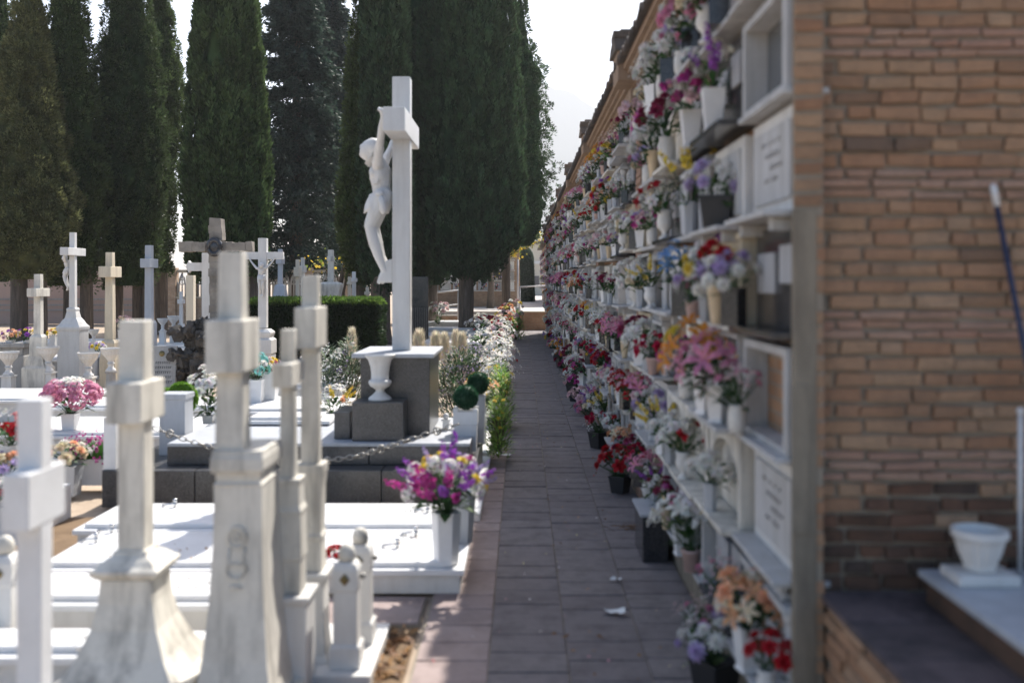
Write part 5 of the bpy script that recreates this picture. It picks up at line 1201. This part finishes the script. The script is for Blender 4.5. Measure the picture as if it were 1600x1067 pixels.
def cypress(label, x, y, z0, height, prof, rmax, seed, col, n=42000, amp=.12, trunk=.28, blade=(.16, .34), up=1.2, kh=(.6, 3.2), base=0.0, trunks=None, clump=.30, el=1.4, rag=.05, fine=.35, group='dark cypress trees'):
    """prof: list of (height fraction, radius fraction)"""
    rng = np.random.default_rng(seed); t = thing('cypress_tree', label, 'tree', (x, y, base), 0, group)
    hs = np.array([p[0] for p in prof]); rs = np.array([p[1] for p in prof]); lm = lumps(rng, kh=kh); lm2 = lumps(rng, 14, (5, 15), ((2.2, 7) if el < 2 else (.5, 2.2)))
    def rad(th, hf): h = hf*height; return np.interp(hf, hs, rs)*rmax*(1+amp*lump(lm, th, h)+amp*fine*lump(lm2, th, h))
    # core
    NT, NH = 56, 90; b = MB(); vs = []
    for j in range(NH+1):
        hf = j/NH; th = np.arange(NT)*2*math.pi/NT; r = rad(th, np.full(NT, hf))*.79; z = z0+hf*(height-z0)
        vs += [(r[i]*math.cos(th[i]), r[i]*math.sin(th[i]), z) for i in range(NT)]
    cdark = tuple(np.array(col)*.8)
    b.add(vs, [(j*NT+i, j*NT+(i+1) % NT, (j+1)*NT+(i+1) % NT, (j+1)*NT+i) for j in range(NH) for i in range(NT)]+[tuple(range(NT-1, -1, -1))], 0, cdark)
    # clumps of blades spread over the crown, flame shaped where el > 1
    nc = n//55; hf = rng.random(nc*2); w_ = np.interp(hf, hs, rs); hf = hf[rng.random(nc*2) < (w_/w_.max())*.9+.1][:nc]; nc = len(hf); th = rng.uniform(0, 2*math.pi, nc)
    r = rad(th, hf)*(1+rng.normal(size=nc)*rag)*.94; z = z0+hf*(height-z0)
    ctr = np.stack([r*np.cos(th), r*np.sin(th), z], 1); cr = rng.uniform(.5, 1.3, nc)*clump; K = 55
    dv = rng.normal(size=(nc, K, 3)); dv /= np.linalg.norm(dv, axis=2, keepdims=True); O = np.stack([np.cos(th), np.sin(th), np.zeros(nc)], 1)[:, None, :]
    dv = dv+O*.7+np.array([0, 0, .25]); dv /= np.linalg.norm(dv, axis=2, keepdims=True)
    P = (ctr[:, None, :]+dv*cr[:, None, None]*np.array([.8, .8, .8*el])*rng.uniform(.45, 1, (nc, K, 1))).reshape(-1, 3); m = len(P)
    D = (dv*.9+O*.25+np.array([0, 0, up*.6])).reshape(-1, 3)+rng.normal(size=(m, 3))*.25
    L = rng.uniform(blade[0], blade[1], m)*.8; W = L*rng.uniform(.14, .24, m)
    tone = np.repeat(rng.uniform(.6, 1.55, nc), K)
    C = np.array(col)[None, :]*(rng.uniform(.7, 1.35, m)*tone)[:, None]+rng.uniform(0, .012, m)[:, None]*np.array([1, .8, 0])
    o = link('crown', foliage_mesh('crown', P, D, L, W, C, rng=rng), t); o['kind'] = 'stuff'
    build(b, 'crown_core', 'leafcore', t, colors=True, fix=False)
    b = MB(); pts = trunks or [(0, 0, trunk)]
    for i, (tx, ty, tr) in enumerate(pts):
        n_ = 12; vs = []; zz = [0, .15, .6, 1.5, z0+1.5, z0+4]; rr2 = random.Random(seed+i)
        for j, z_ in enumerate(zz):
            rf = (1.35, 1.1, 1.0, .95, .85, .5)[j]
            for k in range(n_): a = 2*math.pi*k/n_; q = tr*rf*(1+.12*math.sin(3*a+i)+.05*rr2.uniform(-1, 1)); vs.append((tx*(1-.0*j)+q*math.cos(a), ty+q*math.sin(a), z_))
        bb = MB(); bb.add(vs, [(j*n_+k, j*n_+(k+1) % n_, (j+1)*n_+(k+1) % n_, (j+1)*n_+k) for j in range(5) for k in range(n_)])
        if i == 0 or True: build(bb, 'trunk', 'bark', t, smooth=True)
    return t
CON = [(0, .35), (.03, .75), (.10, .95), (.2, 1.0), (.4, .88), (.6, .68), (.8, .40), (.93, .16), (1, .02)]
FUL = [(0, .45), (.02, .80), (.06, .95), (.2, 1.0), (.45, .96), (.65, .84), (.82, .6), (.94, .28), (1, .03)]
G1 = (.056, .082, .030); G2 = (.040, .064, .026); G3 = (.03, .06, .028); G4 = (.038, .070, .034)
def CX(px, y): return PX(px, y)
def pcyp(label, px, y, rows, top, seed, col, n, **k):
    """rows: (photo row, half width in photo pixels) from the crown's foot upwards, all taken at distance y"""
    rows = [(p, max(3, h-k.get('clump', .25)*.85*F/y)) for p, h in rows]; z0 = PZ(rows[0][0], y); height = PZ(top, y); mx = max(r[1] for r in rows)
    pr = [((PZ(p, y)-z0)/(height-z0), h/mx) for p, h in rows]; l = pr[-1]; pr += [(l[0]+(1-l[0])*.6, l[1]*.55), (1, .02)]
    cypress(label, PX(px, y), y, z0, height, pr, mx/F*y, seed, col, n, **k)
UPR = dict(clump=.15, el=3.4, up=2.4, blade=(.12, .28), kh=(.15, .9), rag=.03, amp=.06, fine=.8)
LMP = dict(clump=.25, el=1.5, up=.9, blade=(.09, .19), rag=.05, amp=.12, kh=(.8, 3.4), fine=.9)
pcyp('leftmost olive green cypress with broad ragged crown', 42, 33, [(436, 34), (405, 66), (340, 78), (280, 74), (200, 57), (100, 42), (0, 22)], -130, 1, (.105, .112, .048), 62000, trunks=[(-.3, 0, .28), (.45, .1, .16)], **LMP)
pcyp('second cypress from the left, narrow column with lumpy right edge', 105, 35, [(446, 44), (394, 64), (354, 64), (291, 72), (236, 58), (157, 52), (79, 40), (0, 32)], -250, 2, G1, 60000, trunks=[(.65, 0, .22), (0, .1, .2)], **LMP)
pcyp('third cypress from the left, dark and widest of the left group', 200, 37, [(446, 40), (394, 54), (335, 60), (291, 70), (236, 68), (157, 60), (98, 54), (39, 42), (0, 37)], -320, 3, G2, 64000, trunks=[(-.5, 0, .3), (.3, .1, .2), (.75, 0, .22)], **LMP)
pcyp('fourth cypress, set back between the wide dark one and the dense one', 250, 42, [(425, 22), (354, 25), (276, 32), (197, 39), (126, 42), (98, 34), (39, 24), (0, 20)], -140, 4, (.060, .09, .034), 52000, trunk=.3, **LMP)
pcyp('dense upright cypress with fine vertical texture behind the rock cross', 355, 34, [(432, 52), (410, 64), (354, 68), (236, 68), (157, 62), (39, 52), (0, 48)], -330, 5, (.052, .084, .032), 90000, trunks=[(.75, .3, .28), (-.55, .3, .26)], **UPR)
pcyp('slim cypress with sunlit yellowish left side, left of the crucifix', 562, 37, [(445, 22), (374, 36), (335, 40), (276, 34), (177, 26), (98, 25), (12, 7)], -12, 6, (.065, .095, .03), 34000, trunk=.22, **LMP)
pcyp('columnar cypress directly behind the great crucifix', 602, 36, [(456, 24), (420, 44), (350, 46), (150, 41), (0, 39)], -300, 7, G4, 62000, trunks=[(-.15, -.2, .36)], **UPR)
pcyp('huge dark green cypress right of the crucifix on a bare trunk', 733, 39, [(440, 18), (424, 48), (404, 62), (386, 78), (362, 92), (276, 92), (157, 88), (39, 80), (0, 74)], -420, 8, (.032, .066, .031), 150000, trunks=[(-.1, -.3, .3)], **UPR)
pcyp('ragged cypress whose clumpy edge shows right of the huge dark one', 812, 44, [(384, 30), (362, 48), (335, 54), (252, 52), (177, 48), (110, 47), (75, 28), (0, 14)], -60, 9, G4, 30000, clump=.36, el=.9, up=.7, blade=(.09, .2), rag=.14, amp=.2, kh=(1.5, 4.5), trunks=[(-.6, 0, .2)])
pcyp('cypress filling the gap between the crucifix cypress and the huge one', 668, 42, [(445, 30), (400, 52), (300, 60), (0, 54)], -300, 10, G3, 50000, trunks=[(0, 0, .45)], **UPR)
pcyp('cypress half hidden at the left frame edge behind the olive one', -18, 40, [(440, 40), (380, 60), (250, 64), (0, 40)], -200, 12, G2, 40000, trunk=.3, **LMP)
def fir(label, x, y, z0, height, rmax, seed, col, n=70000):
    rng = np.random.default_rng(seed); t = thing('fir_tree', label, 'tree', (x, y, 0), 0, 'loose blue green firs behind'); nb = 560
    P = []; D = []; 
    hf = rng.random(nb)**.9; th = rng.uniform(0, 6.28, nb); Lb = rmax*(1.02-hf)**.7*rng.uniform(.75, 1.1, nb)
    m = n//nb; u = rng.random((nb, m))**.7; sway = rng.normal(size=(nb, m))*.16; zz = (z0+hf*(height-z0))[:, None]
    r = Lb[:, None]*u; a = th[:, None]; wd = .10+.30*(1-u)*Lb[:, None]*.3
    X = r*np.cos(a)-np.sin(a)*rng.normal(size=(nb, m))*wd; Y = r*np.sin(a)+np.cos(a)*rng.normal(size=(nb, m))*wd; Zz = zz-u*Lb[:, None]*.30+.35*u**3*Lb[:, None]*.5+sway*.6-np.abs(rng.normal(size=(nb, m)))*.12
    P = np.stack([X.ravel(), Y.ravel(), Zz.ravel()], 1); O = np.stack([np.broadcast_to(np.cos(a), (nb, m)).ravel(), np.broadcast_to(np.sin(a), (nb, m)).ravel(), np.full(nb*m, -.35)], 1); D = O+rng.normal(size=O.shape)*.55
    k = len(P); L = rng.uniform(.16, .36, k); W = L*rng.uniform(.13, .22, k); C = np.array(col)[None, :]*rng.uniform(.6, 1.5, k)[:, None]
    o = link('crown', foliage_mesh('crown', P, D, L, W, C, rng=rng), t); o['kind'] = 'stuff'
    b = MB(); b.tube([(0, 0, 0), (0, 0, 3), (.05, 0, height*.6), (0, 0, height)], [.4, .36, .2, .03], 10); build(b, 'trunk', 'bark', t, smooth=True)
fir('broad blue green fir with drooping boughs between the two cypress groups', CX(462, 52), 52, PZ(425, 52), 21.5, 3.6, 21, (.035, .058, .042), 95000)
fir('second blue green fir, farther back and right of the broad one', CX(520, 60), 60, PZ(420, 60), 21.0, 3.2, 22, (.034, .055, .042), 60000)
fir('far dark tree behind the left cypresses', CX(60, 58), 58, 2.0, 17.0, 4.4, 24, (.03, .05, .03), 50000)
# hedge
rng = np.random.default_rng(31); x0, x1 = PX(392, 25), PX(587, 25); zt_ = PZ(473, 25); m = 60000
t = thing('clipped_hedge', 'dark clipped hedge block with lighter top', 'hedge', (x0, 25, 0)); wd = x1-x0; dp = 1.1
face = rng.integers(0, 10, m); u = rng.random(m); v = rng.random(m); P = np.zeros((m, 3)); O = np.zeros((m, 3))
f = face < 5; P[f] = np.stack([u*wd, np.zeros(m), v*zt_], 1)[f]; O[f] = (0, -1, .5)
f = (face >= 5) & (face < 8); P[f] = np.stack([u*wd, v*dp, np.full(m, zt_)], 1)[f]; O[f] = (0, 0, 1.4)
f = face == 8; P[f] = np.stack([np.full(m, wd), u*dp, v*zt_], 1)[f]; O[f] = (1, 0, .5)
f = face == 9; P[f] = np.stack([np.zeros(m), u*dp, v*zt_], 1)[f]; O[f] = (-1, 0, .5)
P += rng.normal(size=P.shape)*.025; D = O+rng.normal(size=P.shape)*.4; L = rng.uniform(.06, .15, m); C = np.where((P[:, 2:3] > zt_-.06), np.array([[.10, .17, .03]]), np.array([[.018, .038, .013]]))*rng.uniform(.6, 1.4, m)[:, None]  # leaves in the top layer coloured lighter, all others very dark
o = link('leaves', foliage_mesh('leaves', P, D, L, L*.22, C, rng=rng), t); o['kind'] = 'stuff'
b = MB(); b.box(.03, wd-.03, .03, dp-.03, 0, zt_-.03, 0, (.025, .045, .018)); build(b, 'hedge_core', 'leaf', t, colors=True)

# ------------------------------------------------------------ far background
# pink wall behind the trunks
yw = 52; xa, xb = PX(-140, yw), PX(262, yw)
t = thing('pink_building', 'long low pink plastered wall with grey ledges behind the left trunks', 'wall', (xa, yw, 0)); W_ = xb-xa
boxo('wall', t, 'pinkwall', 0, W_, 0, .4, 0, PZ(400, yw), .01)
for py in (467, 476, 484): boxo('ledge', t, 'greystone', 0, W_, -.06, -.001, PZ(py, yw)-.04, PZ(py, yw)+.03, 0)
# brick wall with white arched openings
yw = 50; xa, xb = PX(264, yw), PX(548, yw); k = yw/F
t = thing('arched_fence', 'pale orange brick wall topped by a row of white pointed arches', 'fence', (xa, yw, 0)); W_ = xb-xa
b = MB(); b.box(0, W_, 0, .35, 0, PZ(466, yw)); build(b, 'wall', 'brickpale', t, bevel=.01); boxo('coping', t, 'cream', -.03, W_+.03, -.06, .41, PZ(466, yw)+.001, PZ(463, yw), .01)
q = MB(); hh = (463-425)*k; ww = 12.5*k
for s in (-1, 1):
    q.tube([(s*ww*.42, 0, 0), (s*ww*.42, 0, hh*.45), (s*ww*.25, 0, hh*.75), (0, 0, hh*.93)], .055, 5)
q.tube([(0, 0, 0), (0, 0, hh)], .04, 5); q.tube([(.12*math.cos(a), 0, hh*.6+.14*math.sin(a)) for a in np.linspace(0, 6.28, 9)[:-1]], .03, 4, closed=True)
am = q.mesh('arch', 'white', smooth=True); xx = ww/2
while xx < W_: link('arch', am, t, (xx, .17, PZ(463, yw)+.0)); xx += ww
boxo('top_rail', t, 'cream', 0, W_, .08, .26, PZ(425, yw)-.02, PZ(422, yw)+.03, .01)
for px in (268, 300, 412, 480, 545): boxo('brick_pier', t, 'brickpale', PX(px, yw)-xa-.22, PX(px, yw)-xa+.22, -.08, .43, 0, PZ(418, yw), .01)
# background graves seen through the arches: niche block facing the camera
def niche_block(name, label, xa, xb, y, z0, rows, cols, z_top, seed, axis='x', brick='brickface', rot=0, loc=None):
    t = thing(name, label, 'niche wall', loc or (xa, y, z0), rot, 'distant niche blocks'); W_ = xb-xa; Hh = z_top-z0
    b = MB(); b.box(0, W_, 0, 1.5, 0, Hh); build(b, 'wall', brick, t, bevel=.02); rr_ = random.Random(seed)
    zb = .85; cw = (W_-.5)/cols; ch = (Hh-zb-.3)/rows; boxo('roof', t, 'roof', -.2, W_+.2, -.35, 1.7, Hh+.002, Hh+.15, .02)
    vm = []
    for mt in ('white', 'greymarble', 'granite', 'clean', 'greystone'):
        q = MB(); q.box(.05, cw-.05, -.05, .0-.001, .05, ch-.05); vm.append((q.mesh('tablet', mt, bevel=.008), mt))
    q = MB(); q.box(.0, cw, -.09, -.001, -.02, .03); sm = q.mesh('shelf', 'white'); fr = []
    for v in range(6):
        q = MB(); r2 = random.Random(v+seed)
        for n_ in range(13):
            q.ball((cw*.5+r2.gauss(0, .09), -.13+r2.gauss(0, .03), ch*.45+r2.gauss(0, .09)), r2.uniform(.03, .05), 5, 3, 0, jit(COLR[r2.choice(['white', 'pink', 'red', 'pale_pink', 'white', 'yellow', 'lilac'])], .2, r2))
        for n_ in range(12): leafblade(q, Vector((cw*.5, -.13, ch*.3)), Vector((r2.uniform(-1, 1), r2.uniform(-.5, .2), r2.uniform(0, 1))), .2, .03, r2.choice(LEAFC), r2)
        q.box(cw*.5-.04, cw*.5+.04, -.14, -.06, .03, ch*.35, 0, (.5, .5, .5)); fr.append(q.mesh('flowers', 'petal', colors=True, fix=False))
    for r in range(rows):
        for c in range(cols):
            o = link('tablet', rr_.choice(vm)[0], t, (.25+c*cw, 0, zb+r*ch)); link('shelf', sm, o, (0, 0, 0))
            if rr_.random() < .75: link('flowers', rr_.choice(fr), o, (rr_.uniform(-.1, .1), 0, 0))
    return t
yb = 54
nb_ = niche_block('niche_block', 'distant niche block facing the viewer behind the big cypress trunk', PX(640, yb), PX(812, yb), yb, .86, 5, 8, PZ(366, yb), 3)
pl_ = PX(716, yb)-.2
t = thing('letter_panel', 'white panel with a large dark letter A on the distant niche block', 'sign', (PX(711, 53.6), 53.85, PZ(442, 53.8)))
boxo('panel', t, 'clean', -.42, .42, 0, .05, 0, .9, .01)
b = MB(); b.tube([(-.17, -.012, .2), (0, -.012, .7), (.17, -.012, .2)], .028, 5); b.tube([(-.1, -.012, .38), (.12, -.012, .38)], .02, 5); b.tube([(-.24, -.012, .28), (-.3, -.012, .2), (-.17, -.012, .17)], .015, 4); b.tube([(0, -.012, .7), (.1, -.012, .76), (.16, -.012, .7)], .015, 4); build(b, 'letter', 'plastic_black', t)
niche_block('niche_block', 'sunlit grey niche block beyond the far end of the main wall', 0, 20, 0, .86, 5, 20, PZ(372, 55), 5, loc=(1.55, 76, .86), rot=-math.pi/2)
t = thing('far_building', 'far beige building with pale cornice beyond the niche walls', 'building', (PX(805, 100), 100, .8)); boxo('wall', t, 'cream', 0, 4.5, 0, 5, 0, 5.2, .02); boxo('cornice', t, 'white', -.1, 4.6, -.15, -.002, 3.2, 3.5, .02); boxo('roof', t, 'roof', -.2, 4.7, -.3, 5.2, 5.202, 5.5, .02)
for k_ in range(3): boxo('window', t, 'glass', .5+k_*1.3, 1.1+k_*1.3, -.06, -.003, 1.0, 2.0, .01)
# clipped conical tree and two street trees with yellow leaves
rng = np.random.default_rng(5); y = 68; t = thing('topiary_tree', 'tall rounded clipped conifer in the gap between the niche blocks', 'tree', (PX(818, y), y, .85)); hz = PZ(386, y)-.85; m = 16000; u = rng.random(m); th = rng.uniform(0, 6.28, m)
def tr_(u): return .75*np.where(u < .75, 1-.15*u, (1-.1125)*np.sqrt(np.clip(1-((u-.75)/.25)**2, 0, 1)))
r = tr_(u); P = np.stack([r*np.cos(th), r*np.sin(th), u*hz], 1); O = np.stack([np.cos(th), np.sin(th), np.full(m, .6)], 1); o = link('crown', foliage_mesh('crown', P*np.array([.95, .95, 1]), O+rng.normal(size=O.shape)*.3, rng.uniform(.06, .14, m), rng.uniform(.02, .04, m), np.array([[.12, .17, .12]])*rng.uniform(.6, 1.4, m)[:, None], rng=rng), t); o['kind'] = 'stuff'  # crown and core greens paled to imitate haze at this distance
b = MB(); b.lathe([(float(tr_(np.array(q)))*.93+.001, q*hz) for q in (0, .3, .6, .75, .85, .93, .97, .995)], 20, col=(.09, .13, .09)); build(b, 'crown_core', 'leaf', t, colors=True, smooth=True)
def yellow(label, x, y, base, clusters, seed, trunk):
    rng = np.random.default_rng(seed); t = thing('yellow_tree', label, 'tree', (x, y, base), 0, 'small trees with yellow leaves'); P = []
    for cx, cz, s, n in clusters: P.append(np.stack([rng.normal(cx-x, s, n), rng.normal(0, s, n), rng.normal(cz-base, s*.6, n)], 1))
    P = np.concatenate(P); m = len(P); D = rng.normal(size=(m, 3)); L = rng.uniform(.10, .2, m); pal = np.array([(.62, .45, .05), (.70, .52, .08), (.40, .40, .06), (.20, .28, .05)]); C = pal[rng.integers(0, 4, m)]*rng.uniform(.8, 1.2, m)[:, None]
    o = link('crown', foliage_mesh('crown', P, D, L, L*.4, C, 'petal', rng=rng), t); o['kind'] = 'stuff'
    b = MB(); top = max(c[1] for c in clusters)-base; b.tube([(0, 0, 0), (.05, 0, top*.35), (-.15, 0, top*.7), (.1, 0, top*1.1)], [.2, .16, .12, .05], 8)
    for cx, cz, s, n in clusters: b.tube([(-.05, 0, top*.5), ((cx-x)*.6, 0, (cz-base)*.85), (cx-x, 0, cz-base)], [.07, .04, .02], 5)
    build(b, 'trunk', 'bark', t, smooth=True)
yy = 51
yellow('small tree with bright yellow leaves below the huge cypress crown', PX(766, yy), yy, .85, [(PX(788, yy), PZ(393, yy), .35, 420), (PX(800, yy), PZ(384, yy), .3, 260), (PX(762, yy), PZ(405, yy), .35, 220), (PX(822, yy), PZ(375, yy), .3, 200), (PX(835, yy), PZ(368, yy), .25, 120), (PX(740, yy), PZ(400, yy), .6, 200)], 3, .2)
yellow('dark small tree with a few yellow green leaves behind the hedge', PX(537, 40), 40, 0, [(PX(500, 40), PZ(410, 40), .35, 40), (PX(545, 40), PZ(412, 40), .3, 40)], 4, .2)
# railings, kerb and steps at the end of the path
t = thing('low_brick_wall', 'low reddish brick retaining wall closing the far end of the path', 'wall', (0, 45.5, 0)); 
b = MB(); b.box(PX(812, 45.5), 1.28, 0, .24, -.03, .80); build(b, 'wall', 'brickface', t, bevel=.01); boxo('coping', t, 'cream', PX(811, 45.5), 1.29, -.04, .26, .801, .86, .01)
t = thing('curb_wall', 'low brick kerb wall below the railing left of the path', 'wall', (0, 45.4, 0)); b = MB(); b.box(-5.6, PX(811, 45.4), 0, .3, -.03, .62); build(b, 'wall', 'brickface', t, bevel=.01); boxo('coping', t, 'paving', -5.6, PX(811, 45.4), -.05, .34, .621, .70, .01)
def rail(label, pts, posts, y):
    t = thing('handrail', label, 'railing', (0, 0, 0), 0, 'grey metal railings')
    for a, c in pts: b = MB(); b.tube([a, c], .035, 8); build(b, 'rail', 'rail', t, smooth=True)
    for p, h in posts: b = MB(); b.tube([p, (p[0], p[1], p[2]+h)], .04, 8); build(b, 'post', 'rail', t, smooth=True)
y = 44.6; rail('grey metal railing with two rails left of the cypress trunk', [((PX(672, y), y, PZ(458, y)), (PX(720, y), y, PZ(453, y))), ((PX(672, y), y, PZ(480, y)), (PX(720, y), y, PZ(475, y)))], [((PX(672, y), y, 0), PZ(458, y)), ((PX(716, y), y, 0), PZ(453.5, y))], y)
y = 45.9; rail('grey metal handrail on the low wall at the far end of the path', [((PX(811, y), y, PZ(448, y)), (PX(852, y), y, PZ(446, y)))], [((PX(812, y), y, .851), PZ(448, y)-.851), ((PX(809, y), y+.5, .851), 2.4)], y)
for i, (px0, px1, y0, y1, h, lb) in enumerate(((648, 776, 36.0, 37.6, .30, 'white tiered grave slab in front of the cypress trunk, lowest tier'), (655, 782, 38.0, 39.4, .42, 'white grave slab in front of the brick kerb, middle tier'), (640, 790, 41.0, 42.6, .55, 'white grave slab nearest the brick kerb, under the red flowers'), (655, 770, 31.0, 33.0, .3, 'white grave slab behind the pampas plumes'))):
    grave(lb, PX(px0, y0), PX(px1, y0), y0, y1, 0, h)
hero('flower_bunch', 'long bunch of dark red flowers lying on the far white grave', PX(762, 41.4), 41.4, .56, [('carnation', 'crimson', .12, 12), ('carnation', 'red', .1, 6)], .42, .22, 81, None, 10, parts=False)['category'] = 'flowers'
hero('flower_bunch', 'small white bunch above the red flowers on the far grave', PX(752, 42.2), 42.2, .56, [('rose', 'white', .12, 8)], .28, .3, 82, None, 20, parts=False)['category'] = 'flowers'
t = thing('granite_stele', 'tall dark granite stele with ribbed lower half right of the cross shaft', 'stele', (PX(658, 33), 33, 0)); boxo('slab', t, 'granite_b', -.30, .24, -.1, .1, 0, PZ(432, 33), .02)
for k_ in range(7): boxo('rib', t, 'granite', -.27+k_*.072, -.235+k_*.072, -.125, -.1005, .1, 1.35, 0)
# hill
b = MB(); n = 40; vs = []
for i in range(n+1):
    px = 700+i*14; pt = np.interp(px, [700, 840, 880, 930, 1000, 1100, 1260], [120, 128, 138, 165, 215, 290, 380])+3*math.sin(i*1.7)
    for yy, f in ((2600, 1.0), (2450, .45), (2300, 0.0)): vs.append((PX(px, 2600)*yy/2600, yy, (PZ(pt, 2600))*f-2))
b.add(vs, [(i*3+j, (i+1)*3+j, (i+1)*3+j+1, i*3+j+1) for i in range(n) for j in range(2)]); struct(build(b, 'hill', 'hill', fix=False, smooth=True))

# ------------------------------------------------------------ air
b = MB(); b.box(-1900, 1900, -8, 2900, -1.2, 640); hz = build(b, 'haze', 'white', kind='stuff'); hz.data.materials.clear()
hm = bpy.data.materials.new('thin_haze'); hm.use_nodes = True; n_ = hm.node_tree; n_.nodes.remove(n_.nodes['Principled BSDF'])
pv = n_.nodes.new('ShaderNodeVolumePrincipled'); pv.inputs['Color'].default_value = (.92, .95, 1, 1); pv.inputs['Density'].default_value = 0.00030; pv.inputs['Anisotropy'].default_value = .3
n_.links.new(pv.outputs[0], n_.nodes['Material Output'].inputs['Volume']); hz.data.materials.append(hm)
